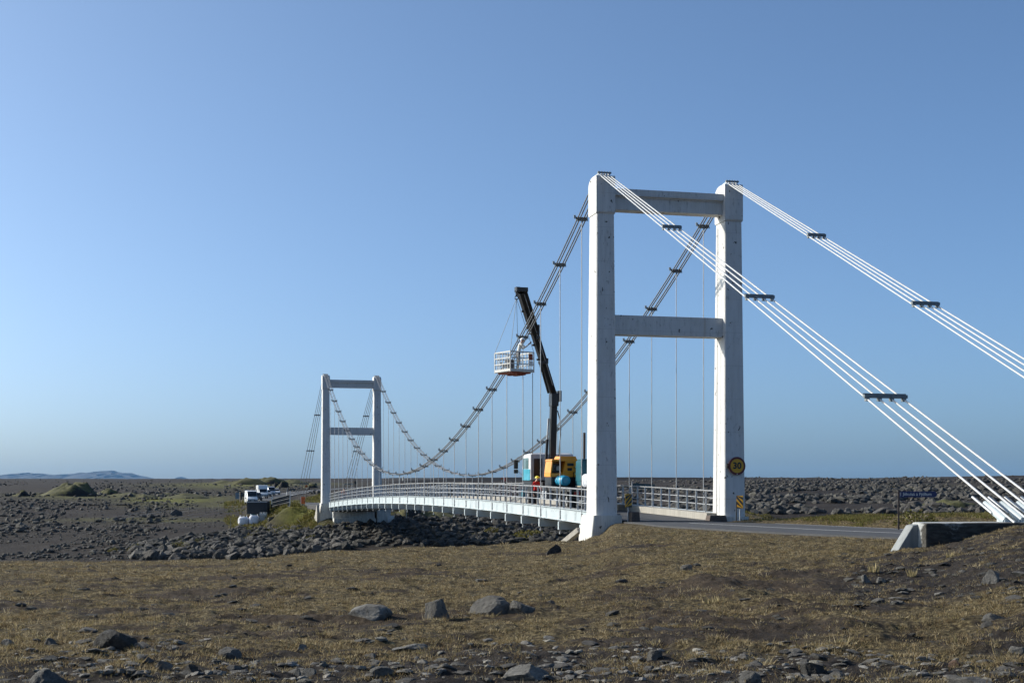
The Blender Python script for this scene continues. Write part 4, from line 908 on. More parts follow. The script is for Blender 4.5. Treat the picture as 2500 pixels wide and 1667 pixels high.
# ------------------------------------------------------------------ the suspension bridge (bridge axes: x along, y to the left, z up)
bridge = empty('suspension_bridge', (OX, OY, 0), BR, 'white two towered suspension bridge with a narrow railed deck over a rocky river channel', 'bridge')
def deck_z(s): return 0.84 + 0.74 * (1 - ((s - 52) / 52) ** 2)
def cable_z(s): return 3.3 + 12.12 * ((s - 52) / 52) ** 2
TOPZ, CAPZ, BASEZ = 15.27, 13.70, 0.77
def ring(cx, cy, hx, hy, z, ch=.04):
    return [Vector((cx + sx * (hx - (ch if a else 0)), cy + sy * (hy - (0 if a else ch)), z)) for sx, sy, o in ((1, 1, (0, 1)), (-1, 1, (1, 0)), (-1, -1, (0, 1)), (1, -1, (1, 0))) for a in o]
def tower_leg(s0, side, outward):
    """outward = -1 for the near tower (its back face looks along -x), +1 for the far tower"""
    y0 = side * HALF; dz = -0.07 if side < 0 else 0.0
    mb = MB()
    zs = np.linspace(BASEZ + dz, CAPZ + dz, 9)
    mb.loft([ring(s0, y0, .71 + (.53 - .71) * k / 8, .478 + (.388 - .478) * k / 8, z, .035) for k, z in enumerate(zs)])
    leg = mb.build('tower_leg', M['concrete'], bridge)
    # cap with a rounded top
    cp = MB(); hx, hy = .60, .425; t0 = TOPZ + dz; b0 = CAPZ + dz
    rA, rB = (.62, .10)
    prof = [(-hx + .05, b0 - .06), (hx - .05, b0 - .06), (hx, b0 + .02)]
    r_in, r_out = rA, rB
    for k in range(9):
        a = math.pi / 2 * k / 8; prof.append((hx - r_in + r_in * math.cos(a), t0 - r_in * .62 + r_in * .62 * math.sin(a)))
    for k in range(5):
        a = math.pi / 2 * k / 4; prof.append((-hx + r_out - r_out * math.sin(a), t0 - r_out + r_out * math.cos(a)))
    prof.append((-hx, b0 + .02))
    poly = [(s0 + (-x * outward if True else x), z) for x, z in prof]
    cp.prism(poly, 'y', y0 - hy, y0 + hy)
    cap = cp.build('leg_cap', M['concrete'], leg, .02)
    # saddle on top: curved shoe plus clamp bar
    sd = MB(); cx = s0 + outward * .12
    arc = [(cx + .34 * math.cos(a), t0 - .10 + .22 * math.sin(a)) for a in np.linspace(0.05, math.pi - .05, 9)]
    sd.prism(arc, 'y', y0 - .27, y0 + .27, 0)
    sd.box((cx + outward * .26, y0, t0 + .14), (.10, .60, .06), 1)
    for k in range(5): sd.tube((cx + outward * .26, y0 - .24 + k * .12, t0 + .0), (cx + outward * .26, y0 - .24 + k * .12, t0 + .21), .018, None, 5, 1)
    sd.build('saddle', [M['steel_white'], M['clamp']], leg)
    # pedestal
    pd = MB()
    if outward < 0 and side > 0:
        pd.loft([ring(s0 + .05, y0 + .05, .98, .72, -1.3), ring(s0 + .05, y0 + .05, .95, .70, -.2), ring(s0, y0, .90, .64, BASEZ - .0)])
        pd.box((s0 + 1.02, y0 - .1, -.35), (.4, .9, 1.6))
    elif outward < 0:
        pd.loft([ring(s0, y0, .86, .60, -1.0), ring(s0, y0, .86, .60, BASEZ + dz)])
        pd.box((s0 - .4, y0 - .95, .28), (1.1, .9, .5))
    else:
        pd.loft([ring(s0, y0, 1.05, .86, -4.2), ring(s0, y0, 1.0, .82, -.30)]); pd.loft([ring(s0, y0, .86, .62, -.30), ring(s0, y0, .84, .60, BASEZ + dz)])
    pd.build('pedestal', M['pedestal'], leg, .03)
    if outward < 0 and side < 0:
        MB().tube((s0 + .22, y0 + .50, .8), (s0 + .22, y0 + .43, 13.4), .012, None, 6).build('conduit', M['hanger'], leg)
    return leg
for s0, ow in ((0.0, -1), (LSPAN, 1)):
    for sd_ in (1, -1): tower_leg(s0, sd_, ow)
    inner = HALF - .36
    tb = MB(); tb.box((s0, 0, 14.17), (.62, 2 * inner + .06, .60)); tb.box((s0, 0, 14.61), (.90, 2 * inner + .06, .30)); tb.box((s0, 0, 14.43), (.70, 2 * inner + .06, .08))
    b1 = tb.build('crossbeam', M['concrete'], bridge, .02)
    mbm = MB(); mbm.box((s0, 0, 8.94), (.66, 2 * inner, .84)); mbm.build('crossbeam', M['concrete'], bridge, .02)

# deck: asphalt slab, concrete kerbs, cross beams, side girders
NS = 53
SS = np.linspace(-1.4, 105.4, NS)
def along(name, mat, y0, y1, zt, zb, parent=bridge, s0=-1.4, s1=105.4, n=NS):
    mb = MB(); ss = np.linspace(s0, s1, n)
    mb.loft([[Vector((s, y0, deck_z(min(max(s, 0), 104)) + zb)), Vector((s, y1, deck_z(min(max(s, 0), 104)) + zb)), Vector((s, y1, deck_z(min(max(s, 0), 104)) + zt)), Vector((s, y0, deck_z(min(max(s, 0), 104)) + zt))] for s in ss])
    return mb.build(name, mat, parent)
deck = along('deck', M['asphalt'], -2.0, 2.0, -.31, -.52)
for y in (2.28, -2.28): along('kerb', M['curb'], y - .279, y + .279, -.01, -.50, deck, .25)
for y in (1.95, -1.95): along('lower_stringer', M['steel_grey'], y - .06, y + .06, -.53, -.97, deck, .9, 103.1)
HS = [3.0 + 3.56 * k for k in range(28)]
cbm = MB()
cbm.box((0, 0, -.82), (.03, 6.02, .34)); cbm.box((0, 0, -.64), (.18, 6.02, .03)); cbm.box((0, 0, -1.0), (.18, 6.02, .03))
for sgn in (1, -1): cbm.box((0, sgn * 3.0, -.82), (.16, .03, .33))
cb_me = cbm.mesh('cross_beam', M['steel_white'])
for s in HS: link('cross_beam', cb_me, deck, (s, 0, deck_z(s)))
for sgn in (1, -1):
    y = sgn * 2.66
    g = MB(); ss = np.linspace(.75, 103.25, 60)
    g.loft([[Vector((s, y - sgn * .08, deck_z(s) - .60)), Vector((s, y + sgn * .08, deck_z(s) - .60)), Vector((s, y + sgn * .08, deck_z(s) - .57)), Vector((s, y + sgn * .012, deck_z(s) - .57)),
             Vector((s, y + sgn * .012, deck_z(s) - .03)), Vector((s, y + sgn * .10, deck_z(s) - .03)), Vector((s, y + sgn * .10, deck_z(s) + .0)), Vector((s, y - sgn * .08, deck_z(s) + .0))] for s in ss])
    gird = g.build('edge_girder', M['steel_white'], bridge)
    for j in range(14):
        s = 4.9 + 7.12 * j
        if s < 103: MB().box((s, y + sgn * .020, deck_z(s) - .30), (.34, .012, .47), 0, Euler((0, -math.atan(-1.48 * (s - 52) / 2704), 0)).to_matrix()).build('splice_plate', M['steel_white'], gird)
    rv = MB()
    for s in np.arange(1.3, 103, .42):
        for zz in (.12, .2): 
            if (int(s * 100) % 3): rv.box((s + (zz - .12) * 2, y + sgn * .018, deck_z(s) - zz), (.04, .014, .03))
    for j in range(14):
        s = 4.9 + 7.12 * j
        for zz in np.arange(.09, .54, .065): rv.box((s, y + sgn * .031, deck_z(s) - zz), (.22, .012, .018))
    tag(rv.build('rivets', M['rivet'], gird), kind='stuff')
    # handrail
    sA, sB = (.9, 103.1) if sgn > 0 else (.45, 103.1)
    yr = sgn * 2.60
    tr = MB(); ss = np.linspace(sA, sB, 70)
    tr.loft([[Vector((s, yr - .035, deck_z(s) + .93)), Vector((s, yr + .035, deck_z(s) + .93)), Vector((s, yr + .045, deck_z(s) + .985)), Vector((s, yr - .045, deck_z(s) + .985))] for s in ss])
    hr = tr.build('handrail', M['galv'], bridge)
    for zz in (.33, .63):
        mr = MB(); mr.path([(s, yr + sgn * .03, deck_z(s) + zz) for s in ss], .022, 6); mr.build('mid_rail', M['galv'], hr)
    pm = MB(); pm.box((0, 0, .465), (.03, .085, .93)); pm.box((0, 0, .01), (.10, .13, .02)); pm.box((.03, 0, .05), (.05, .03, .10))
    pme = pm.mesh('post', M['galv'])
    s = sA + .25
    while s < sB:
        link('post', pme, hr, (s, yr, deck_z(s) - .0)); s += 3.56 / 3
    ep = MB(); ep.box((sA, yr, deck_z(sA) + .46), (.12, .09, 1.06)); ep.build('end_post', M['brown_steel'], hr)
    if sgn < 0:
        fr = MB()
        for zz in (.98, .55, .12): fr.box((.15, yr - .02, deck_z(0) + zz - .05), (.46, .03, .05))
        fr.box((-.07, yr - .02, deck_z(0) + .42), (.05, .04, 1.1)); fr.box((.1, yr - .02, deck_z(0) + .86), (.4, .03, .10))
        fr.build('end_frame', M['galv'], hr)
# main cables: four ropes a side, clamp at every hanger
CY = [-.20, -.09, .09, .20]
clm = MB()
clm.box((0, 0, .05), (.11, .54, .04)); clm.box((0, 0, -.05), (.12, .46, .04)); clm.box((0, 0, -.11), (.08, .05, .10))
for c in CY: clm.box((0, c, 0), (.13, .07, .10))
for c in (-.27, .27): clm.tube((0, c, -.10), (0, c, .20), .02, None, 5)
clm.box((0, .33, .10), (.05, .05, .16))
cl_me = clm.mesh('clamp', M['clamp'])
for sgn in (1, -1):
    y0 = sgn * HALF; dz = -.07 if sgn < 0 else 0; first = None
    for c in CY:
        pts = [(s, y0 + c, cable_z(s) + dz) for s in np.linspace(.05, 103.95, 84)]
        mc = MB().path(pts, .030, 7).build('main_cable', M['cable'], bridge)
        first = first or mc
    for k, s in enumerate(HS):
        c = link('clamp', cl_me, first, (s, y0, cable_z(s) + dz)); c.rotation_euler = (0, -math.atan(12.12 * 2 * (s - 52) / 2704), 0)
        zt, zb = cable_z(s) + dz - .1, deck_z(s) - 1.22
        hg = MB().tube((s, y0, zt), (s, y0, zb), .020, None, 6).build('hanger', M['hanger'], bridge)
        tb = MB(); zz = deck_z(s) - .30
        tb.tube((s, y0, zz - .15), (s, y0, zz + .15), .042, None, 6); tb.tube((s, y0, zz - .20), (s, y0, zz - .14), .055, None, 6); tb.tube((s, y0, zz + .14), (s, y0, zz + .18), .05, None, 6)
        tb.tube((s, y0, zb), (s, y0, zb + .07), .045, None, 6)
        tb.build('turnbuckle', M['galv'], hg)
    if sgn > 0:
        MB().box((51.0, y0 + .05, cable_z(51) - .38), (.34, .05, .32)).build('tag_plate', M['clamp'], bridge)
    # back stays
    for (sT, od) in ((0, -1), (LSPAN, 1)):
        L = 31.4; zt, zb = 15.42 + dz, 1.02 if od < 0 else -.35
        if od < 0 and sgn < 0: L, zb = 31.4, 1.02
        def st(q, c): return Vector((sT + od * (.15 + L * q), y0 + c * (1.05 + 2.05 * q), zt + (zb - zt) * q))
        f2 = None
        for c in (-.20, -.067, .067, .20):
            o = MB().tube(st(0, c), st(1, c), .026, None, 8).build('back_stay', M['rope'] if od < 0 else M['cable'], bridge); f2 = f2 or o  # far stays get the darker rope as painted shade, being seen from below
        for q in (8.5 / 31.4, 16.5 / 31.4, 24.6 / 31.4):
            sp = MB(); a, b = st(q, -.235), st(q, .235); up = Vector((0, 0, .07))
            sp.box((a + b) / 2 + up, (.10, (b - a).length, .09)); sp.box((a + b) / 2 + up + Vector((.05, 0, .03)), (.02, (b - a).length, .10))
            for c in (-.20, -.067, .067, .20): sp.box(st(q, c), (.12, .09, .12))
            sp.build('spreader_bar', M['clamp'], f2)
# far abutment under the deck
ab = MB(); ab.prism([(100.8, -4.5), (105, -4.5), (105, -.2), (101.6, -.2), (101.6, -.9), (100.8, -.9)], 'y', -2.35, 2.35)
abut = ab.build('abutment', M['pedestal'], bridge)
for y in (-3.2, ): 
    wb = MB(); wb.prism([(101.3, -4.6), (105, -4.6), (105, .1), (101.3, .0)], 'y', y - .9, y + .65); wb.prism([(100.2, -4.6), (101.3, -4.6), (101.3, -.6)], 'y', y - 1.3, y - .5)
    wb.build('wing_wall', M['pedestal'], bridge)
gm = MB()
for pts in ([(1.9, -1.2), (1.9, -2.0)], [(1.9, -1.2), (1.5, -1.35), (1.85, -1.6), (1.45, -2.0)], [(1.25, -1.25), (1.05, -1.95)], [(.85, -1.25), (1.1, -1.9)], [(-.1, -1.3), (-.5, -1.25), (-.9, -1.5), (-.95, -1.85), (-.5, -2.0), (-.1, -1.8), (-.1, -1.3)], [(.5, -1.2), (.4, -2.0)], [(-1.3, -1.2), (-1.6, -1.5), (-1.3, -1.9)]):
    gm.path([(100.79, a, b) for a, b in pts], .045, 4)
gm.build('graffiti', M['sign_white'], abut)
# sloping strut and wing at the near left pedestal, wing at the far left pedestal
wm = MB(); wm.beam((.95, 3.62, .12), (3.2, 4.25, -.95), .26, .22); wm.build('strut', M['curb'], bridge)
fw = MB(); fw.prism([(102.9, -.1), (103.2, .55), (103.5, .55), (105.0, -.6), (113, -2.1), (113, -3.2), (102.9, -3.2)], 'y', 3.72, 4.02); fw.build('wing_wall', M['curb'], bridge)

# ------------------------------------------------------------------ cable anchorage and its sockets
B2 = Matrix.Translation((OX, OY, 0)) @ Matrix.Rotation(BR, 4, 'Z')
anch = empty('cable_anchorage', B2 @ Vector((-31.3, 3.6, 0)), BR, 'weathered concrete anchor block with stained dark face holding the four nearest stay cables', 'anchor block')
ak = MB(); ak.prism([(-.30, -1.2), (1.6, -1.2), (1.0, .40), (.26, 1.04), (-.30, 1.02)], 'y', -2.3, 2.1)
ak.build('block', M['anchor'], anch, .05)
wg = MB(); wg.prism([(2.06, 1.0), (2.06, -1.2), (2.72, -1.2), (2.60, .40), (2.22, .97)], 'x', .02, .34)
wg.build('wing', M['anchor_wing'], anch, .03)
def sockets(root, off, drop):
    for k, c in enumerate((-.20, -.067, .067, .20)):
        y = c * 3.1 + off
        so = MB(); d = Vector((-.91, 0, -.415)) if drop > 0 else Vector((.91, 0, -.415))
        p = Vector((.55, y, drop + .28)) if drop > 0 else Vector((-.5, y, drop + .3))
        so.tube(p - d * .38, p + d * .05, .062, .095, 8); so.tube(p + d * .05, p + d * .55, .105, .105, 8); so.box(p + d * .42 + Vector((0, 0, -.10)), (.30, .15, .26))
        sk = so.build('cable_socket', M['steel_white'], root)
        MB().tube(p + d * .1 + Vector((0, .10, -.02)), p - d * .75 + Vector((0, .10, -.02)), .034, None, 7).build('anchor_rod', M['galv'], sk)
sockets(anch, -3.6 + HALF, 1.0)
for sgn, lb in ((1, 'small concrete anchor footing of the far left stays on the green bank'), (-1, 'small concrete anchor footing of the far right stays beyond the far tower')):
    fa = empty('stay_anchor', B2 @ Vector((135.8, sgn * HALF, 0)), BR, lb, 'anchor block')
    zg = float(land(*tuple((B2 @ Vector((135.8, sgn * HALF, 0)))[:2])))
    MB().box((.3, 0, min(-.75, zg) - .1), (1.4, 2.6, 1.2)).build('block', M['pedestal'], fa, .04)
    sockets(fa, 0, -.55)

# ------------------------------------------------------------------ signs and posts
def text_mesh(s, size, mat, name, parent, loc, rot, bold=.012, scale=(1, 1, 1)):
    cu = bpy.data.curves.new(name, 'FONT'); cu.body = s; cu.size = size; cu.align_x = 'CENTER'; cu.align_y = 'CENTER'; cu.offset = bold * size; cu.extrude = .002; cu.resolution_u = 3
    tmp = bpy.data.objects.new('lettering_source', cu); COL.objects.link(tmp)
    dg = bpy.context.evaluated_depsgraph_get(); me = bpy.data.meshes.new_from_object(tmp.evaluated_get(dg)); bpy.data.objects.remove(tmp)
    me.materials.clear(); me.materials.append(mat)
    o = link(name, me, parent, loc); o.rotation_euler = rot; o.scale = scale; return o
FACE = (R(90), 0, R(-90))                 # lettering that faces along the bridge's -x
def local(root_s, y, z=0): return B2 @ Vector((root_s, y, z))
# round 30 sign on the right leg
sg = empty('speed_sign', local(-.72, -2.98, 2.90), BR, 'round yellow speed limit sign reading 30 with dark red ring on the right tower leg', 'road sign')
dm = MB().tube((-.06, 0, 0), (-.085, 0, 0), .395, None, 40); dm.build('sign_plate', M['sign_red'], sg)
MB().tube((-.086, 0, 0), (-.092, 0, 0), .305, None, 40).build('sign_face', M['sign_yellow'], sg)
text_mesh('30', .40, M['sign_black'], 'numeral', sg, (-.097, 0, -.0), FACE, .035, (1.0, .95, 1))
MB().box((-.03, .28, .05), (.06, .30, .12)).build('bracket', M['dark_metal'], sg)
MB().box((-.0, .42, .0), (.10, .06, .2)).build('bracket', M['dark_metal'], sg)
MB().tube((-.09, 0, -.35), (-.10, 0, -.35), .022, None, 8).build('bolt', M['sign_white'], sg)
# hazard marker boards
def hazard(s, y, zb, w, h, lean, label, dirn, posth):
    p = local(s, y); zg = float(land(p.x, p.y))
    rt = empty('hazard_marker', (p.x, p.y, 0), BR + lean, label, 'hazard marker', 'striped hazard boards at the bridge end')
    MB().box((0, 0, zb + h / 2), (.03, w, h)).build('board', M['sign_yellow'], rt)
    st = MB(); sw = .105
    for k in range(-2, 4):
        c = k * .25 + .02
        # slanted black band clipped to the board
        a = w / 2
        def zz(yy, off): return c + off + dirn * yy * 1.15
        poly = [(-a, zz(-a, 0)), (a, zz(a, 0)), (a, zz(a, .13)), (-a, zz(-a, .13))]
        poly = [(yy, min(max(z_, 0), h)) for yy, z_ in poly]
        if max(q[1] for q in poly) - min(q[1] for q in poly) > .02 and abs(poly[0][1] - poly[3][1]) + abs(poly[1][1] - poly[2][1]) > .02:
            st.add([(-.019, yy, zb + z_) for yy, z_ in poly], [(0, 1, 2, 3)])
    st.build('stripe', M['sign_black'], rt)
    MB().tube((.03, 0, zg - .1), (.03, 0, zb + h * .9), .028, None, 7).build('post', M['galv'], rt)
hazard(-1.0, 2.05, 1.12, .34, .56, .35, 'hazard board with falling stripes beside the left leg of the near tower', -1, 1.0)
hazard(-1.25, -2.92, 1.06, .30, .55, -.7, 'hazard board with rising stripes in front of the right leg of the near tower', 1, 1.0)
bp = MB().tube((0, 0, -.2), (0, 0, 1.0), .025, None, 7).build('thin_post', M['dark_metal']); bp.location = local(-1.35, -2.72, .35); bp['label'] = 'thin dark post standing left of the rising stripe hazard board'; bp['category'] = 'post'
for (s, y, d, lb) in ((-.95, -1.95, (.55, .85, .30), 'dark stained concrete kerb block at the foot of the right tower leg'), (-1.15, 1.85, (.5, .40, .46), 'dark concrete block beside the left tower leg under the hazard board')):
    o = MB().box((0, 0, d[2] / 2), d, 0, None, .86).build('kerb_block', M['brown_steel'], None, .03); o.location = local(s, y, .46); o.rotation_euler = (0, 0, BR); tag(o, lb, 'concrete block')
# river name sign
q = at(2194, 1293, 46.8); zg = float(land(q.x, q.y))
ns = empty('name_sign', (q.x, q.y, zg), R(-8), 'dark blue river name sign on a slim post beside the road', 'road sign')
zt = zv(1198, 46.8) - zg
MB().box((0, 0, zt / 2 - .1), (.055, .055, zt + .25)).build('post', M['brown_steel'], ns)
bw, bh = 1.16, .205
pb = MB(); pb.prism([(.03, zt - bh), (bw - .03, zt - bh), (bw + .06, zt - bh * .62), (bw - .0, zt - .01), (.03, zt - .01)], 'y', -.055, -.03); pb.build('sign_plate', M['sign_blue'], ns)
text_mesh('Jökulsá á Fjöllum', .150, M['sign_white'], 'lettering', ns, (bw / 2 - .0, -.058, zt - bh * .52), (R(90), 0, 0), .0, (.90, .95, 1))
MB().box((.06, -.058, zt - bh / 2), (.012, .004, bh * .62)).build('border', M['sign_white'], ns)
# second sign beyond the railing
q = at(1543, 1240, 160); zg = float(land(q.x, q.y)); z1 = zv(1175, 160) - zg
os_ = empty('panel_sign', (q.x, q.y, zg), R(-6), 'dark green sign panel on a pole among rocks beyond the right railing', 'road sign')
MB().tube((0, 0, -.3), (0, 0, z1), .05, None, 7).build('post', M['galv'], os_)
MB().tube((2.25, 0, -.3), (2.25, 0, z1 - .9), .05, None, 7).build('post', M['galv'], os_)
MB().box((1.3, -.07, z1 - .52), (2.45, .05, .52), 0, Euler((0, .04, 0)).to_matrix()).build('sign_plate', M['sign_green'], os_)
text_mesh('Jökulsá á Fjöllum', .28, M['steel_grey'], 'lettering', os_, (1.3, -.10, z1 - .52), (R(90), R(2.3), 0), .0, (.9, 1, 1))
# black marker post with red top at the left railing by the truck
q = local(20.2, 2.25, deck_z(20.2)); mp = empty('marker_post', q, BR, 'black marker post with dark red box on top near the truck cab', 'post')
MB().box((0, 0, .55), (.10, .10, 1.15)).build('post', M['black'], mp); MB().box((0, 0, 1.24), (.14, .16, .22)).build('reflector_box', M['sign_red'], mp)

# ------------------------------------------------------------------ people
def person(root_name, joints, radii, edges, cloth, regions, label, loc, rz, helmet, hair=None):
    """joints: name -> position (metres, standing at the origin facing +y); one continuous skin, coloured by height and limb"""
    names = list(joints); idx = {n: i for i, n in enumerate(names)}
    me = bpy.data.meshes.new('body'); me.from_pydata([joints[n] for n in names], [(idx[a], idx[b]) for a, b in edges], [])
    tmp = bpy.data.objects.new('body_source', me); COL.objects.link(tmp)
    md = tmp.modifiers.new('skin', 'SKIN'); sv = me.skin_vertices[0].data
    for n in names:
        r_ = radii[n]; sv[idx[n]].radius = r_ if isinstance(r_, tuple) else (r_, r_)
    sv[idx['pelvis']].use_root = True
    ss_ = tmp.modifiers.new('smooth', 'SUBSURF'); ss_.levels = 1
    dg = bpy.context.evaluated_depsgraph_get(); m2 = bpy.data.meshes.new_from_object(tmp.evaluated_get(dg)); bpy.data.objects.remove(tmp)
    m2.materials.clear()
    for m_ in cloth: m2.materials.append(m_)
    J = np.array([joints[n] for n in names])
    for p in m2.polygons:
        c = np.array(p.center); n = names[int(np.argmin(((J - c) ** 2).sum(1)))]
        p.material_index = regions(n); p.use_smooth = True
    root = empty(root_name, loc, rz, label, 'person')
    link('body', m2, root)
    if helmet:
        h = Vector(joints['head']); hb = MB(); rings = []
        for k in range(7):
            a = math.pi / 2 * k / 6
            rings.append([h + Vector((.128 * math.cos(a) * math.cos(t), .145 * math.cos(a) * math.sin(t), .035 + .125 * math.sin(a))) for t in np.linspace(0, 2 * math.pi, 14, endpoint=False)])
        hb.loft(rings, 0, True, False, True)
        hb.box(h + Vector((0, .15, .04)), (.17, .09, .015)); hb.build('helmet', helmet, root)
    if hair:
        h = Vector(joints['head']); hb = MB(); rings = []
        for k in range(6):
            a = math.pi / 2 * k / 5
            rings.append([h + Vector((.088 * math.cos(a) * math.cos(t), .105 * math.cos(a) * math.sin(t) - .015, .02 + .115 * math.sin(a))) for t in np.linspace(0, 2 * math.pi, 12, endpoint=False)])
        hb.loft(rings, 0, True, False, True); hb.build('hair', hair, root)
    return root
def figure(lean=0.0, hands=None, elbows=None, knee=0.02, head_fwd=0.03):
    """standing figure 1.72 m, facing +y; lean in radians forward at the hip"""
    J, Rr, E = {}, {}, []
    def put(n, p, r, par=None):
        J[n] = Vector(p); Rr[n] = r
        if par: E.append((par, n))
    cl, sl = math.cos(lean), math.sin(lean)
    def up(x, y, h): return (x, y + sl * h, .95 + cl * h)
    put('pelvis', (0, 0, .95), (.15, .11)); put('waist', up(0, 0, .16), (.135, .10), 'pelvis'); put('chest', up(0, .0, .36), (.165, .115), 'waist')
    put('collar', up(0, 0, .49), (.10, .075), 'chest'); put('neck', up(0, .015, .56), .055, 'collar'); put('head', up(0, .03 + head_fwd, .67), (.075, .09), 'neck'); put('crown', up(0, .02 + head_fwd, .745), (.055, .065), 'head')
    put('nose', up(0, .135 + head_fwd, .65), .014, 'head')
    for s, nm in ((-1, 'l'), (1, 'r')):
        put('hip' + nm, (s * .10, 0, .88), .095, 'pelvis'); put('knee' + nm, (s * .11, knee, .49), .062, 'hip' + nm); put('ankle' + nm, (s * .12, -.02, .10), .042, 'knee' + nm); put('toe' + nm, (s * .14, .15, .045), (.045, .035), 'ankle' + nm)
        sh = Vector(up(s * .20, 0, .44)); put('shoulder' + nm, sh, .060, 'collar')
        el = Vector(elbows[nm]) if elbows else sh + Vector((s * .06, .0, -.29)); wr = Vector(hands[nm]) if hands else el + Vector((0, .10, -.25))
        put('elbow' + nm, el, .044, 'shoulder' + nm); put('wrist' + nm, wr, .028, 'elbow' + nm)
        d = (wr - el).normalized(); sd = d.cross(Vector((s, 0.2, .3))).normalized(); pa = wr + d * .06
        put('palm' + nm, pa, (.036, .018), 'wrist' + nm)
        for f in range(4):
            b = pa + sd * (.024 - .016 * f) + d * .035; L = (.065, .075, .07, .055)[f]
            put('knuckle%d' % f + nm, b, .0095, 'palm' + nm); put('finger%d' % f + nm, b + d * L * .55 + Vector((0, 0, -.008)), .0085, 'knuckle%d' % f + nm); put('tip%d' % f + nm, b + d * L * .85 + Vector((0, 0, -.03)), .0075, 'finger%d' % f + nm)
        put('thumb' + nm, wr + d * .03 + sd * .045, .011, 'wrist' + nm); put('thumbtip' + nm, wr + d * .075 + sd * .055, .009, 'thumb' + nm)
    return J, Rr, E
def region(n):
    if n[:4] in ('neck', 'head', 'crow', 'nose', 'palm', 'knuc', 'fing', 'tip0', 'tip1', 'tip2', 'tip3', 'thum', 'wris'): return 2
    if n[:3] in ('hip', 'kne', 'ank') or n == 'pelvis': return 1
    if n[:3] == 'toe': return 3
    return 0
# crew member beside the truck, looking over the left railing side, facing the camera-left
J, Rr, E = figure(.16)
person('person', J, Rr, E, [M['red_cloth'], M['navy_cloth'], M['skin'], M['rubber']], region, 'worker in red top and yellow helmet standing on the deck beside the truck', local(15.1, 1.85, deck_z(15.1) - .31), BR + R(105), M['helmet_yellow'])
J, Rr, E = figure(.05)
person('person', J, Rr, E, [M['orange'], M['navy_cloth'], M['skin'], M['rubber']], region, 'distant person in orange red jacket at the far end of the deck', local(97, 1.75, deck_z(97) - .31), BR + R(100), None, M['dark_metal'])

# ------------------------------------------------------------------ hoisted work basket with the worker at the cable
bk_c = Vector((at(1255.5, 909, 74.3).x, 74.3, zv(909.5, 74.0)))
bkt = empty('work_basket', bk_c, BR + R(19), 'white railed work basket with red underside hanging from the crane at the cable', 'work basket')
hx, hy, HB = .74, .72, 1.06
fl = MB(); fl.box((0, 0, .05), (2 * hx, 2 * hy, .06)); bf = fl.build('floor', M['basket'], bkt)
un = MB(); un.box((0, 0, -.02), (1.35, 1.15, .07)); un.box((-.1, .1, -.09), (.9, .2, .08)); un.box((-.1, -.25, -.09), (.9, .2, .08)); un.build('underframe', M['orange_red'], bkt)
for sx in (-1, 1):
    for sy in (-1, 1): MB().box((sx * hx, sy * hy, HB / 2), (.05, .05, HB)).build('corner_post', M['basket'], bkt)
for axis in (0, 1):
    for sg_ in (-1, 1):
        for zz, th in ((.10, .13), (.42, .045), (.73, .045), (1.04, .06)):
            d = (2 * hx - .052, .04, th) if axis == 0 else (.04, 2 * hy - .052, th); c = (0, sg_ * hy, zz) if axis == 0 else (sg_ * hx, 0, zz)
            MB().box(c, d).build('rail', M['basket'], bkt)
        for k in range(5):
            t = -.5 + (k + 1) / 6; c = (t * 2 * hx, sg_ * hy, .56) if axis == 0 else (sg_ * hx, t * 2 * hy, .56)
            MB().box(c, (.028, .028, .92)).build('bar', M['basket'], bkt)
MB().box((-hx - .022, -.52, .80), (.012, .24, .32)).build('warning_plate', M['orange_red'], bkt); MB().box((-hx - .022, -.52, .46), (.012, .24, .26)).build('notice_plate', M['sign_white'], bkt)
MB().box((.25, .1, .40), (.28, .32, .62)).build('tool_box', M['grey_cloth'], bkt, .03)
hook = at(1261, 728, 74.6)
hk_l = Matrix.Rotation(-(BR + R(19)), 4, 'Z') @ (hook - bk_c)
for sx in (-1, 1):
    for sy in (-1, 1): MB().tube((sx * hx, sy * hy, HB), hk_l, .012, None, 5).build('sling', M['clamp'], bkt)
MB().tube((-hx + .1, -hy, .0), (-hx + .1, -hy, -6.4), .018, None, 5).build('tag_line', M['dark_metal'], bkt)
pr = at(1264.5, 905, 74.15); pz = bk_c.z + .08
base = Vector((pr.x, 74.15, pz)); head_w = zv(845, 74.2) - pz
J, Rr, E = figure(.30, {'l': (-.10, .62, 1.42), 'r': (.14, .60, 1.46)}, {'l': (-.27, .34, 1.20), 'r': (.28, .33, 1.22)})
person('person', J, Rr, E, [M['pale_cloth'], M['grey_cloth'], M['skin'], M['rubber']], region, 'worker in pale top and white helmet reaching from the basket to the main cable', base, R(-75), M['helmet_white'])

# ------------------------------------------------------------------ crane truck on the deck, nose pointing away
TS, TYY = 14.5, .05
slope = math.atan(1.48 * (52 - 15.5) / 2704)
tz = deck_z(15.0) - .31
truck = empty('crane_truck', local(TS, TYY, tz), 0, 'crane truck with white and teal cab and raised black boom parked on the bridge deck', 'truck')
truck.rotation_euler = Euler((0, -slope, BR))
TM = Matrix.Translation(truck.location) @ truck.rotation_euler.to_matrix().to_4x4(); TI = TM.inverted()
ch = MB()
for y in (.42, -.42): ch.box((.6, y, .82), (9.6, .10, .24))
for x in (-3.6, -1.5, .8, 2.6, 4.6): ch.box((x, 0, .82), (.10, .74, .18))
ch.build('chassis', M['black'], truck)
bed = MB(); bed.box((-1.35, 0, 1.12), (5.4, 2.48, .14)); bed.box((-1.35, 1.25, 1.10), (5.4, .05, .22)); bed.box((-1.35, -1.25, 1.10), (5.4, .05, .22)); bed.box((-4.05, 0, 1.10), (.05, 2.5, .26)); bed.build('bed', M['dark_metal'], truck)
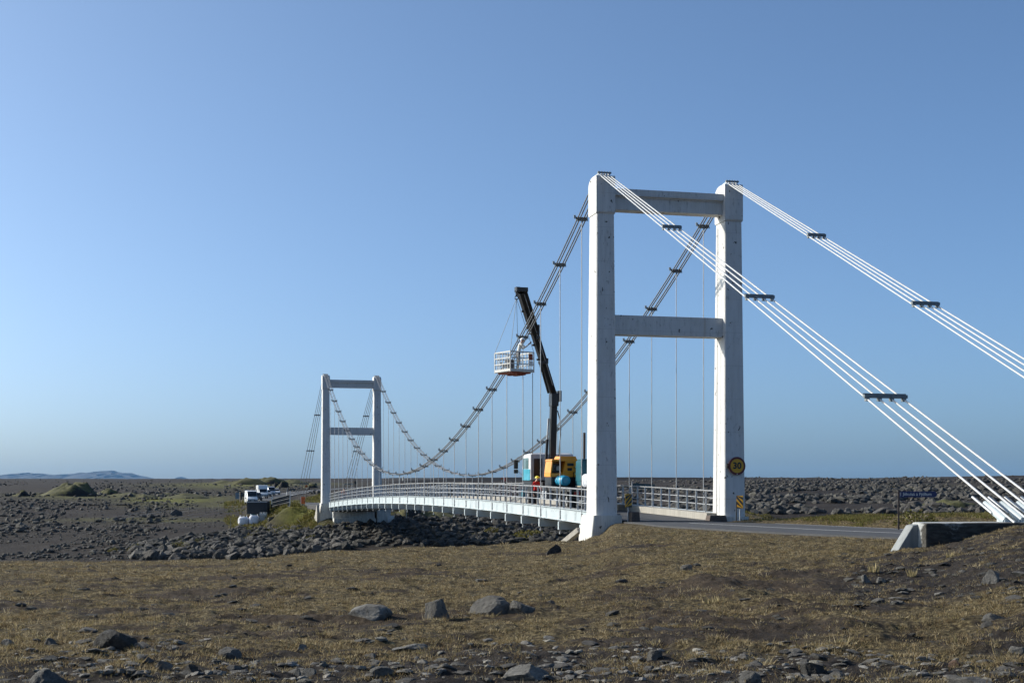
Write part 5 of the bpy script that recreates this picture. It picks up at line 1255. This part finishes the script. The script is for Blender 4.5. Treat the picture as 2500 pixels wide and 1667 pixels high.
# cab: side profile (x forward, z up), lofted over the width with rounded roof
cb = MB(); hw = 1.24
prof = [(3.85, 1.52), (5.72, 1.50), (5.80, 1.75), (5.74, 2.25), (5.58, 2.86), (5.36, 2.96), (4.1, 3.02), (3.88, 2.95)]
cb.loft([[Vector((x, y * hw, z - (0.0 if abs(y) < .9 else .05 * (z > 2.8)))) for x, z in prof] for y in (-1, -.88, 0, .88, 1)])
cab = cb.build('cab', M['cab_grey'], truck, .03)
ld = MB(); ld.box((4.82, 1.255, 1.80), (1.70, .03, .62)); ld.build('lower_door_panel', M['teal'], cab)
ld = MB(); ld.box((4.82, -1.255, 1.80), (1.70, .03, .62)); ld.build('lower_door_panel', M['teal'], cab)
for y in (1.25, -1.25):
    MB().prism([(4.35, 2.13), (5.58, 2.13), (5.45, 2.72), (4.35, 2.74)], 'y', y - .012, y + .012).build('side_window', M['glass_pale'], cab)
ws = MB(); ws.add([(5.775, -1.08, 2.2), (5.775, 1.08, 2.2), (5.615, 1.06, 2.80), (5.615, -1.06, 2.80)], [(0, 1, 2, 3)]); ws.build('windscreen', M['glass'], cab)
MB().box((3.835, .84, 2.18), (.03, .46, 1.05)).build('rear_window', M['black'], cab, .01)
MB().box((3.83, .50, 2.18), (.05, .05, 1.1)).build('window_post', M['cab_grey'], cab)
MB().box((3.83, -.35, 2.25), (.04, .06, 1.3)).build('seam', M['dark_metal'], cab); MB().box((3.82, -.55, 1.98), (.05, .30, .06)).build('handle', M['black'], cab)
lb_ = MB(); lb_.box((4.85, 0, 1.18), (1.75, 2.3, .62)); lb_.build('cab_base', M['black'], truck)
MB().box((5.86, 0, .72), (.16, 2.46, .42)).build('bumper', M['teal'], truck, .03)
for y in (.95, -.95): MB().box((5.95, y, .75), (.04, .30, .2)).build('headlight', M['lamp'], truck)
for y, sg_ in ((1.24, 1), (-1.24, -1)):
    mr = MB(); mr.path([(5.62, y, 2.75), (5.78, y + sg_ * .30, 2.80), (5.78, y + sg_ * .34, 2.1), (5.62, y, 1.72)], .018, 5); ar = mr.build('mirror_arm', M['galv'], truck)
    MB().box((5.74, y + sg_ * .38, 2.38), (.10, .24, .50)).build('mirror', M['black'], ar, .02); MB().box((5.74, y + sg_ * .38, 1.98), (.10, .24, .22)).build('mirror', M['black'], ar, .02)
def wheel(x, y, rr_, w, mi=0):
    rb = MB(); n = 22
    prof_ = [(-w / 2, rr_ * .60), (-w / 2, rr_ * .92), (-w * .36, rr_), (w * .36, rr_), (w / 2, rr_ * .92), (w / 2, rr_ * .60)]
    rb.loft([[Vector((x + r_ * math.cos(t), y + o_, rr_ + r_ * math.sin(t))) for o_, r_ in prof_] for t in np.linspace(0, 2 * math.pi, n + 1)], 0, True, False, True)
    wh = rb.build('wheel', M['rubber'], truck)
    MB().tube((x, y - w * .35, rr_), (x, y + w * .35, rr_), rr_ * .60, None, 16).tube((x, y - w * .5, rr_), (x, y + w * .5, rr_), rr_ * .22, None, 10).build('rim', M['galv'], wh)
for x in (4.85, -1.9, -3.2):
    for y in (1.02, -1.02): wheel(x, y, .50, .34 if x > 0 else .44)
for x in (-1.9, -3.2):
    for y in (1.06, -1.06): MB().loft([[Vector((x + .60 * math.cos(t), y - .25, .52 + .60 * math.sin(t))), Vector((x + .60 * math.cos(t), y + .25, .52 + .60 * math.sin(t))), Vector((x + .57 * math.cos(t), y + .25, .52 + .57 * math.sin(t))), Vector((x + .57 * math.cos(t), y - .25, .52 + .57 * math.sin(t)))] for t in np.linspace(.15, math.pi - .15, 12)]).build('mudguard', M['dark_metal'], truck)
MB().box((-4.08, .9, .92), (.05, .30, .14)).build('tail_light', M['tail'], truck); MB().box((-4.08, -.9, .92), (.05, .30, .14)).build('tail_light', M['tail'], truck)
MB().box((1.2, 1.0, .72), (1.1, .45, .45)).build('fuel_tank', M['galv'], truck, .04)
MB().tube((1.0, -1.0, 1.2), (1.0, -1.0, 4.1), .07, None, 9).build('exhaust_pipe', M['brown_steel'], truck)
# crane
A_ = TI @ at(1348, 1112, 79.2); B_ = TI @ at(1352, 965, 79.0); C_ = TI @ at(1301, 786, 76.8); D_ = TI @ at(1274, 712, 75.4)
cr = MB(); cx, cy = A_.x, A_.y
cr.box((cx, cy, 1.15), (.75, 1.3, .5)); cr.box((cx, cy, 1.9), (.46, .46, 1.2)); cr.tube((cx, cy, 1.2), (cx, cy, A_.z + .1), .20, .17, 12)
cr.build('crane_column', M['dark_metal'], truck)
for sg_ in (1, -1):
    og = MB(); og.box((cx, sg_ * .95, .95), (.24, .6, .22)); og.tube((cx, sg_ * 1.2, .95), (cx, sg_ * 1.2, .12), .06, None, 8); og.box((cx, sg_ * 1.2, .07), (.34, .34, .06)); og.build('outrigger', M['black'], truck)
s1 = MB(); s1.beam(A_ - Vector((0, 0, .3)), B_, .34, .40, 0, (1, 0, 0)); s1.box(B_ + Vector((0, 0, -.25)), (.62, .40, .70)); s1.box(B_ + Vector((0, -.28, -.05)), (.55, .20, .60)); inner_ = s1.build('inner_boom', M['black'], truck, .02)
d1 = (B_ - A_).normalized(); cyl = MB(); pa = A_ + Vector((.1, .33, -.5)); pb_ = A_.lerp(B_, .62) + Vector((.1, .24, 0))
cyl.tube(pa, pa.lerp(pb_, .55), .085, None, 10, 0); cyl.tube(pa.lerp(pb_, .5), pb_, .05, None, 10, 1); cyl.build('lift_cylinder', [M['black'], M['galv']], truck)
hs = MB(); off = Vector((0, -.30, 0))
hs.path([A_.lerp(B_, .75) + off * .8, A_.lerp(B_, .6) + off * 1.3, A_.lerp(B_, .35) + off * 1.5, A_.lerp(B_, .1) + off * 1.3, A_ + off * 1.5 + Vector((0, 0, -.8))], .03, 6); hs.build('hydraulic_hose', M['rubber'], truck)
d2 = (D_ - B_).normalized()
o1 = MB(); o1.beam(B_ - d2 * .15, B_.lerp(D_, .62), .30, .36, 0, (1, 0, 0)); o1.build('outer_boom', M['black'], truck, .03)
o2 = MB(); o2.beam(B_.lerp(D_, .34), B_.lerp(D_, .66), .36, .42, 0, (1, 0, 0)); o2.box(B_.lerp(D_, .34), (.5, .46, .30)); o2.box(B_.lerp(D_, .62) + Vector((0, -.16, 0)), (.30, .22, .8)); o2.build('boom_extension', M['black'], truck, .03)
o3 = MB(); o3.beam(B_.lerp(D_, .62), D_, .44, .50, 0, (1, 0, 0)); o3.box(B_.lerp(D_, .62), (.50, .5, .22)); o3.box(D_ + d2 * .1, (.52, .62, .24)); o3.box(D_ + Vector((0, .24, .12)), (.34, .26, .22)); o3.build('boom_extension', M['black'], truck, .03)
bc = MB(); off2 = Vector((-.1, .33, .02))
bc.tube(B_.lerp(D_, .02) + off2 * .9, B_.lerp(D_, .33) + off2 * .75, .065, None, 8); bc.build('boom_cylinder', M['black'], truck)
for q_ in (.36, .5, .66, .82): MB().box(B_.lerp(D_, q_) + Vector((0, .26, -.03)), (.08, .16, .10)).build('hose_bracket', M['dark_metal'], truck)
hp = MB(); hp.path([B_.lerp(D_, .1) + Vector((-.22, -.05, 0)), B_.lerp(D_, .5) + Vector((-.25, -.05, 0)), B_.lerp(D_, .97) + Vector((-.28, 0, 0))], .022, 5); hp.build('hydraulic_hose', M['galv'], truck)
hkl = TI @ hook
hb = MB(); hb.tube(D_ + Vector((0, .30, -.05)), hkl + Vector((0, 0, .12)), .05, None, 7); hb.path([hkl + Vector((0, .09 * math.cos(a), .02 + .09 * math.sin(a))) for a in np.linspace(0, 6.0, 12)], .028, 6); hb.build('hook', M['black'], truck)

# things standing on the truck bed
def on_truck(name, x, y, z, rz, label, cat):
    o = empty(name, TM @ Vector((x, y, z)), 0, label, cat); o.rotation_euler = Euler((0, -slope, BR + rz)); return o
gen = on_truck('generator', .30, .46, 1.19, 0, 'yellow engine generator with open hatch standing on the truck bed', 'generator')
gb = MB(); L_, Wd, H0, H1 = .62, .80, .52, 1.42
gb.box((0, 0, .26), (1.24, 1.5, .52)); g0 = gb.build('base_frame', M['black'], gen)
hd = MB()
hd.prism([(-.80, .52), (.80, .52), (.80, .72), (-.80, .72)], 'x', -.62, .62)
hd.prism([(-.80, .72), (.10, .72), (-.04, 1.36), (-.80, 1.36)], 'x', -.62, .62)       # closed half (right)
hd.prism([(.10, .72), (.80, .72), (.72, 1.36), (-.04, 1.36)], 'x', .40, .62)          # far wall behind the hatch
hd.prism([(.72, .72), (.80, .72), (.72, 1.36), (.64, 1.36)], 'x', -.62, .40)          # left side wall
hd.prism([(-.80, 1.36), (.76, 1.36), (.70, 1.46), (-.74, 1.46)], 'x', -.66, .64)
hd.prism([(-.68, 1.46), (.30, 1.46), (.22, 1.62), (-.62, 1.62)], 'x', -.55, .5)
hood = hd.build('hood', M['yellow'], gen, .015)
MB().box((.10, .35, .98), (.4, .42, .46)).build('engine_block', M['black'], gen, .03); MB().tube((-.25, .24, .98), (-.12, .24, .98), .13, None, 12).build('air_filter', M['steel_white'], gen)
for (yy, zz, w_, h_) in ((-.30, 1.18, .36, .15), (-.26, .93, .25, .15)): MB().box((-.628, yy, zz), (.02, w_, h_)).build('vent', M['black'], gen)
MB().tube((-.66, -.66, .78), (-.66, -.66, 1.02), .02, None, 6).box((-.66, -.56, 1.02), (.03, .22, .03)).build('handle', M['black'], gen)
bt = on_truck('blue_tank', -.60, .72, 1.19, R(7), 'blue plastic barrel tank lying on the truck bed in front of the generator', 'tank')
tk = MB(); Lh = .62
rings = []
for x, r_ in ((-Lh, .10), (-Lh + .005, .21), (-Lh + .05, .265), (-.25, .275), (-.22, .285), (-.19, .275), (.19, .275), (.22, .285), (.25, .275), (Lh - .05, .265), (Lh - .005, .21), (Lh, .10)):
    rings.append([Vector((x, r_ * math.cos(t), .33 + r_ * math.sin(t))) for t in np.linspace(0, 2 * math.pi, 24, endpoint=False)])
tk.loft(rings, 0, True, True, True); tk.build('barrel', M['tank'], bt)
for x in (-.33, .33): MB().box((x, 0, .05), (.12, .5, .10)).build('cradle', M['black'], bt)
MB().path([(-.0, .282 * math.cos(t), .33 + .282 * math.sin(t)) for t in np.linspace(-.9, math.pi + .9, 16)], .012, 5).build('strap', M['black'], bt)
tc = on_truck('teal_container', -1.75, -.35, 1.19, 0, 'teal upright plastic container at the rear of the truck bed', 'container')
tcm = MB(); tcm.box((0, 0, .72), (.95, 1.0, 1.30)); tcm.box((0, 0, 1.42), (.85, .9, .10)); tcm.build('tank_body', M['teal_dark'], tc, .05)
for z in (.35, .7, 1.05): MB().box((0, 0, z), (.99, 1.04, .05)).build('rib', M['teal_dark'], tc)
MB().box((0, 0, .04), (.98, 1.02, .08)).build('pallet', M['wood'], tc)
wsck = on_truck('white_sack', -3.0, -.05, 1.19, .3, 'full white sack on the rear edge of the truck bed', 'sack')
def sack(w, d, h, seed):
    mb = MB(); rings = []
    for k in range(9):
        t = k / 8; z = h * t; sq = (1 - abs(2 * t - 1) ** 5 * .35)
        ring_ = []
        for i in range(18):
            a = 2 * math.pi * i / 18; e = 3.2
            c_, s_ = math.cos(a), math.sin(a); rr_ = (abs(c_) ** e + abs(s_) ** e) ** (-1 / e)
            nz = 1 + .10 * (float(vnoise(c_ * 3 + seed, s_ * 3 + t * 4, seed)) - .5)
            ring_.append(Vector((c_ * rr_ * w / 2 * sq * nz, s_ * rr_ * d / 2 * sq * nz, z + (.09 * h * (float(vnoise(c_ * 2 + seed, s_ * 2, seed + 9)) - .3) if k == 8 else 0))))
        rings.append(ring_)
    mb.loft(rings, 0, True, True, True); return mb
sack(.75, .6, .68, 3).build('bag_body', M['bag'], wsck)
pmp = on_truck('pump_unit', -.75, -.42, 1.19, 0, 'dark pump engine with pipes standing right of the blue tank', 'pump')
pu = MB(); pu.box((0, 0, .30), (.6, .7, .5)); pu.tube((-.2, -.2, .5), (-.2, -.2, .8), .05, None, 8); pu.tube((-.1, .1, .55), (-.1, -.4, .62), .06, None, 8); pu.build('engine', M['dark_metal'], pmp, .02)
fr2 = MB(); 
for y in (-.42, .42):
    fr2.path([(-.36, y, 0), (-.36, y, .78), (.36, y, .78), (.36, y, 0)], .02, 6)
fr2.build('frame', M['black'], pmp)

# ------------------------------------------------------------------ vehicles waiting beyond the far tower
def vehicle(name, loc, heading, L, Wd, secs, belt, paint, label, cat, windows, wr=.34, group=None, extra=None):
    """secs: list of (x, z_low, z_belt, z_top, half width at belt, half width at top); x forward"""
    rt = empty(name, loc, heading, label, cat, group)
    mb = MB()
    mb.loft([[Vector((x, -wb, zl)), Vector((x, wb, zl)), Vector((x, wb * 1.0, zb)), Vector((x, wt_, zt_)), Vector((x, -wt_, zt_)), Vector((x, -wb, zb))] for x, zl, zb, zt_, wb, wt_ in secs])
    body = mb.build('body', paint, rt, .035)
    for nm, quad in windows:
        MB().add(quad, [(0, 1, 2, 3)]).build(nm, M['glass'], body)
    fx = secs[-1][0]; w0 = secs[-1][4]; z0 = secs[-1][1]; zb = secs[-1][2]
    for s_ in (1, -1):
        MB().box((fx + .0, s_ * (w0 - .22), zb - .14), (.06, .34, .15)).build('headlight', M['lamp'], rt, .02)
        MB().box((secs[0][0], s_ * (secs[0][4] - .14), secs[0][2] - .05), (.06, .2, .3)).build('tail_light', M['tail'], rt)
        for ax in (secs[-1][0] - L * .19, secs[0][0] + L * .21):
            w_ = MB().tube((ax, s_ * (Wd / 2 - .20), wr), (ax, s_ * (Wd / 2 + .015), wr), wr, None, 16).build('wheel', M['rubber'], rt)
            MB().tube((ax, s_ * (Wd / 2 - .1), wr), (ax, s_ * (Wd / 2 + .025), wr), wr * .62, None, 12).build('rim', M['galv'], w_)
        MB().box((fx - L * .28, s_ * (Wd / 2 + .12), zb + .12), (.12, .2, .15)).build('mirror', M['black'], rt, .02)
    MB().box((fx + .02, 0, z0 + .16), (.08, Wd * .9, .20)).build('bumper', M['dark_metal'], rt, .02)
    MB().box((fx + .03, 0, zb - .17), (.04, Wd * .42, .14)).build('grille', M['black'], rt); MB().box((fx + .07, 0, z0 + .18), (.02, .5, .11)).build('number_plate', M['plate'], rt)
    return rt
def car_at(u, v, heading_to, kind, paint, label, cat, group=None, Y=None):
    p = on_ground(u, v) if Y is None else Vector((at(u, v, Y).x, Y, float(land(at(u, v, Y).x, Y))))
    for c in farc:
        if math.hypot(p.x - c.x, p.y - c.y) < 4.2: p.z = max(p.z, c.z + .01)
    h = math.atan2(heading_to[1], heading_to[0])
    if kind == 'suv':
        S_ = [(-2.3, .45, 1.0, 1.05, .86, .80), (-2.22, .32, 1.05, 1.62, .92, .68), (-1.9, .28, 1.06, 1.72, .94, .70), (.1, .28, 1.04, 1.74, .95, .70), (.55, .28, 1.03, 1.66, .95, .68), (1.15, .28, 1.02, 1.08, .94, .80), (2.1, .30, .92, .96, .90, .80), (2.32, .40, .78, .80, .84, .76)]
        Wn = [('windscreen', [(1.10, -.76, 1.10), (1.10, .76, 1.10), (.60, .64, 1.62), (.60, -.64, 1.62)]), ('side_window', [(-1.8, .935, 1.10), (.65, .935, 1.08), (.35, .745, 1.60), (-1.7, .745, 1.62)]), ('side_window', [(-1.8, -.935, 1.10), (.65, -.935, 1.08), (.35, -.745, 1.60), (-1.7, -.745, 1.62)]), ('rear_window', [(-2.27, -.7, 1.12), (-2.27, .7, 1.12), (-2.235, .62, 1.55), (-2.235, -.62, 1.55)])]
        # glass stands a few millimetres proud of the painted shell
        Wn = [(n, [(x + (.03 if n == 'windscreen' else -.02 if n == 'rear_window' else 0), y * 1.015, z + (.02 if n == 'windscreen' else 0)) for x, y, z in q]) for n, q in Wn]
        return vehicle('parked_car', p, h, 4.6, 1.88, S_, 1.05, paint, label, cat, Wn, .36, group)
    if kind == 'van':
        S_ = [(-2.7, .45, 1.15, 2.3, .94, .86), (-2.6, .34, 1.15, 2.45, .97, .88), (1.0, .32, 1.15, 2.46, .97, .88), (1.45, .32, 1.15, 2.30, .97, .84), (2.15, .32, 1.12, 1.30, .96, .84), (2.72, .36, 1.0, 1.04, .92, .82), (2.82, .45, .9, .92, .86, .78)]
        Wn = [('windscreen', [(2.14, -.82, 1.36), (2.14, .82, 1.36), (1.52, .78, 2.24), (1.52, -.78, 2.24)]), ('side_window', [(.75, .975, 1.22), (1.95, .975, 1.22), (1.5, .90, 1.95), (.75, .91, 1.95)]), ('side_window', [(.75, -.975, 1.22), (1.95, -.975, 1.22), (1.5, -.90, 1.95), (.75, -.91, 1.95)])]
        Wn = [(n, [(x + (.04 if n == 'windscreen' else 0), y * 1.015, z + (.02 if n == 'windscreen' else 0)) for x, y, z in q]) for n, q in Wn]
        return vehicle('van', p, h, 5.5, 1.95, S_, 1.15, paint, label, cat, Wn, .36, group)
    if kind == 'camper':
        S_ = [(-3.2, .6, 1.2, 2.95, 1.12, 1.10), (-3.15, .5, 1.2, 3.02, 1.14, 1.12), (.7, .5, 1.2, 3.05, 1.14, 1.12), (1.6, .5, 1.9, 3.0, 1.12, 1.08), (1.72, .45, 1.2, 2.2, 1.0, .9), (2.35, .42, 1.15, 1.35, .98, .86), (3.0, .42, 1.05, 1.1, .94, .86), (3.12, .5, .9, .95, .9, .8)]
        Wn = [('windscreen', [(2.34, -.84, 1.40), (2.34, .84, 1.40), (1.82, .86, 2.12), (1.82, -.86, 2.12)]), ('side_window', [(-2.2, 1.15, 1.5), (-.9, 1.15, 1.5), (-.9, 1.145, 2.1), (-2.2, 1.145, 2.1)]), ('side_window', [(-.4, 1.15, 1.45), (.5, 1.15, 1.45), (.5, 1.145, 2.2), (-.4, 1.145, 2.2)]), ('side_window', [(-2.2, -1.15, 1.5), (-.9, -1.15, 1.5), (-.9, -1.145, 2.1), (-2.2, -1.145, 2.1)])]
        Wn = [(n, [(x + (.05 if n == 'windscreen' else 0), y, z + (.03 if n == 'windscreen' else 0)) for x, y, z in q]) for n, q in Wn]
        return vehicle('camper_van', p, h, 6.3, 2.25, S_, 1.2, paint, label, cat, Wn, .38, group)
GV = 'vehicles waiting beyond the far tower'
toward = (.24, -.97)
car_at(613, 1236, (.27, -.96), 'van', M['white_paint'], 'white panel van parked at the head of the queue behind the dark tipper', 'van', GV, 262)
car_at(627, 1225, (.27, -.96), 'suv', M['grey_car'], 'dark car between the white panel van and the white camper', 'car', GV, 300)
car_at(640, 1219, (.27, -.96), 'camper', M['white_paint'], 'high white camper van in the middle of the waiting queue', 'camper van', GV, 335)
car_at(652, 1213, (.27, -.96), 'suv', M['silver'], 'small silver car half hidden behind the white camper', 'car', GV, 362)
car_at(661, 1211, (.27, -.96), 'van', M['silver'], 'silver high roofed van second from the end of the queue', 'van', GV, 375)
car_at(674, 1207.5, (.27, -.96), 'suv', M['white_paint'], 'white car last in the waiting queue on the road', 'car', GV, 398)
# dark tipper truck seen from behind
p = on_ground(631, 1277); p_tip = p.copy(); tp = empty('tipper_truck', p, R(96), 'dark high sided tipper truck with teal cab on gravel left of the far tower', 'truck')
bxm = MB(); bxm.box((0, 0, 1.95), (4.4, 2.46, 1.55)); bxm.box((0, 0, 2.75), (4.5, 2.56, .10)); tpb = bxm.build('tipper_body', M['container'], tp, .02)
for k in range(5): 
    for s_ in (1, -1): MB().box((-1.9 + k * .95, s_ * 1.26, 1.95), (.10, .06, 1.5)).build('rib', M['container'], tpb)
for y in (-.62, .62): MB().box((-2.22, y, 1.95), (.06, .10, 1.5)).build('rib', M['container'], tpb)
MB().box((-2.23, 0, 2.70), (.05, 2.5, .10)).build('top_rail', M['galv'], tpb)
MB().box((.6, 0, .95), (6.8, .9, .28)).build('chassis', M['black'], tp); MB().box((3.2, 0, 1.75), (1.7, 2.4, 1.7)).build('cab', M['teal'], tp, .08)
MB().box((3.2, 1.21, 2.1), (1.0, .02, .6)).build('side_window', M['glass'], tp); MB().box((3.2, -1.21, 2.1), (1.0, .02, .6)).build('side_window', M['glass'], tp)
for x in (-1.4, -.3, 3.2):
    for y in (1.0, -1.0):
        w_ = MB().tube((x, y - .17, .5), (x, y + .17, .5), .5, None, 16).build('wheel', M['rubber'], tp); MB().tube((x, y - .18, .5), (x, y + .18, .5), .28, None, 12).build('rim', M['galv'], w_)
MB().box((-2.3, 0, .62), (.08, 2.3, .16)).build('bumper', M['dark_metal'], tp)
for y in (.9, -.9): MB().box((-2.36, y, .85), (.04, .3, .14)).build('tail_light', M['tail'], tp)
for y in (1.36, -1.36): MB().box((3.8, y, 2.1), (.1, .22, .6)).build('mirror', M['black'], tp)
# bulk bags, white slotted crate
for (u, v, w, h, lb) in ((-1.25, -3.4, 1.3, 1.1, 'white bulk bag on the left of two standing behind the tipper'), (.08, -3.4, 1.3, 1.22, 'taller white bulk bag on the right of two standing behind the tipper')):
    p = Vector((p_tip.x + u, p_tip.y + v, float(land(p_tip.x + u, p_tip.y + v)))); r_ = empty('bulk_bag', p, .1, lb, 'bulk bag', 'white bulk bags by the tipper'); sack(w, w * .95, h, int(10 + u * 3)).build('bag_body', M['bag'], r_)
    for sx in (-.4, .4): MB().path([(sx, -.3, h * .97), (sx, -.1, h * 1.14), (sx, .15, h * 1.14), (sx, .35, h * .97)], .03, 5).build('loop', M['bag'], r_)
p = Vector((p_tip.x + 1.2, p_tip.y - 3.2, float(land(p_tip.x + 1.2, p_tip.y - 3.2)))); cr_ = empty('slotted_crate', p, .05, 'grey slotted crate with white battlement top beside the bulk bags', 'crate')
MB().box((0, 0, .42), (.9, .8, .84)).build('crate_body', M['steel_grey'], cr_, .02)
ct = MB(); ct.box((0, 0, .92), (.9, .8, .16)); 
for k in range(3): ct.box((-.34 + k * .34, 0, 1.08), (.18, .8, .18))
ct.build('crate_top', M['sign_white'], cr_)
# info boards
def board(u, v, w, h, zb, label, mat, rz=.15):
    p = on_ground(u, v); r_ = empty('info_board', p, rz, label, 'info board')
    for s_ in (-1, 1): MB().box((s_ * w * .48, 0, (zb + h) / 2 - .1), (.09, .09, zb + h + .2)).build('leg', M['wood'], r_)
    MB().box((0, -.06, zb + h / 2), (w, .05, h)).build('panel', mat, r_); MB().box((0, -.06, zb + h + .05), (w + .2, .2, .08)).build('board_roof', M['wood'], r_); return r_
board(580, 1228, .85, 1.25, .9, 'blue grey information board on two legs left of the waiting vehicles', M['board_blue'])
board(588, 1228, .42, 1.5, .7, 'narrow dark board standing just right of the blue grey information board', M['dark_metal'], .9)
# small roadside posts and orange boards
def stake(u, v, h, w, mat, label, cat='post', name='stake', group=None):
    p = on_ground(u, v); o = MB().box((0, 0, h / 2 - .1), (w, w * .7, h + .2), 0, Euler((random.uniform(-.05, .05), random.uniform(-.06, .06), 0)).to_matrix()).build(name, mat); o.location = p; return tag(o, label, cat, group)
stake(563, 1290, 1.25, .06, M['wood'], 'pale wooden stake in the gravel left of the bulk bags')
stake(664, 1246, 1.9, .14, M['sign_white'], 'white post at the left end of the net gate')
stake(708, 1246, 1.9, .09, M['sign_white'], 'white post at the right end of the net gate')
stake(705, 1232, .9, .30, M['sign_white'], 'small white cabinet on the green bank left of the far stays', 'cabinet', 'cabinet')
stake(735, 1240, 1.1, .10, M['sign_white'], 'short white post on the green bank beside the stay anchors')
stake(992, 1272, 2.2, .05, M['galv'], 'thin grey measuring staff on the bank under the deck', 'post')
def orange_sign(u, v, w, h, zb, label, name='orange_board', cat='warning board'):
    p = on_ground(u, v)
    for c in farc:
        if math.hypot(p.x - c.x, p.y - c.y) < 5: p.z = max(p.z, c.z)
    r_ = empty(name, p, .1, label, cat); MB().box((0, 0, zb + h / 2), (w, .05, h)).build('board', M['orange'], r_)
    MB().box((0, .06, (zb + h) / 2 - .1), (.08, .06, zb + h + .2)).build('post', M['galv'], r_)
    st = MB(); 
    for k in (-1, 0, 1): st.box((k * w * .3, -.03, zb + h / 2), (w * .10, .01, h * .8))
    st.build('stripe', M['sign_black'], r_); return r_
orange_sign(748, 1197, .95, .8, 1.1, 'orange warning board at the road edge left of the far tower')
orange_sign(740, 1245, .45, .8, .15, 'orange barrier board standing on the bank beside the stay anchors')
orange_sign(1225, 1187, .5, .9, 2.5, 'tiny orange marker on the plain behind the deck left of the truck')
p = on_ground(700, 1215); r_ = empty('leaning_sign', p, .6, 'grey leaning road sign seen edge on right of the waiting cars', 'road sign')
MB().box((0, 0, 1.2), (.08, .08, 2.6), 0, Euler((0, .18, 0)).to_matrix()).build('post', M['galv'], r_); MB().box((.3, 0, 2.0), (.4, .06, 1.1), 0, Euler((0, .18, 0)).to_matrix()).build('board', M['dark_metal'], r_)
p = on_ground(867, 1195); r_ = empty('road_post', p, 0, 'dark slender post standing on the far plain between the far tower legs', 'post')
MB().box((0, 0, 1.6), (.25, .2, 3.6)).build('post', M['dark_metal'], r_); MB().box((.1, 0, 2.4), (.7, .12, .9)).build('board', M['dark_metal'], r_)
# net gate
g0_, g1_ = on_ground(664, 1246), on_ground(708, 1246)
ng = empty('net_gate', g0_, 0, 'dark blue grey net gate between two white posts left of the far tower', 'gate')
e = g1_ - g0_
nm = MB()
for z in (.15, .6, 1.05, 1.5): nm.beam(Vector((0, 0, z)), e + Vector((0, 0, z)), .04, .06)
nm.build('frame', M['dark_metal'], ng)
nt_ = MB(); el = e.length
for k in range(1, int(el / .28)): nt_.beam(e * (k * .28 / el) + Vector((0, .03, .15)), e * (k * .28 / el) + Vector((0, .03, 1.5)), .025, .025)
for z in np.arange(.25, 1.5, .2): nt_.beam(Vector((0, .06, z)), e + Vector((0, .06, z)), .02, .02)
nt_.build('net', M['container'], ng)
# wire fence
fpts = [on_ground(u, v) for u, v in ((232, 1287), (255, 1280), (288, 1276), (315, 1273), (340, 1266), (365, 1268), (382, 1290), (391, 1258), (418, 1254), (438, 1258), (460, 1253), (480, 1252), (502, 1251), (520, 1250), (534, 1250), (548, 1249), (566, 1249), (580, 1250), (600, 1250), (620, 1250))]
fpts.sort(key=lambda q: q.x)
fen = empty('wire_fence', fpts[0], 0, 'low wire fence of thin crooked stakes crossing the gravel at left', 'fence')
for q in fpts:
    MB().tube(q - fpts[0] - Vector((0, 0, .2)), q - fpts[0] + Vector((random.uniform(-.08, .08), 0, random.uniform(1.15, 1.5))), .035, .03, 5).build('stake', M['wood'] if random.random() < .6 else M['dark_metal'], fen)
for z in (.55, .95): MB().path([q - fpts[0] + Vector((0, 0, z)) for q in fpts], .005, 4).build('wire', M['galv'], fen)
print('objects', len(bpy.data.objects), 'tris', sum(sum(len(p.vertices) - 2 for p in o.data.polygons) for o in []) )
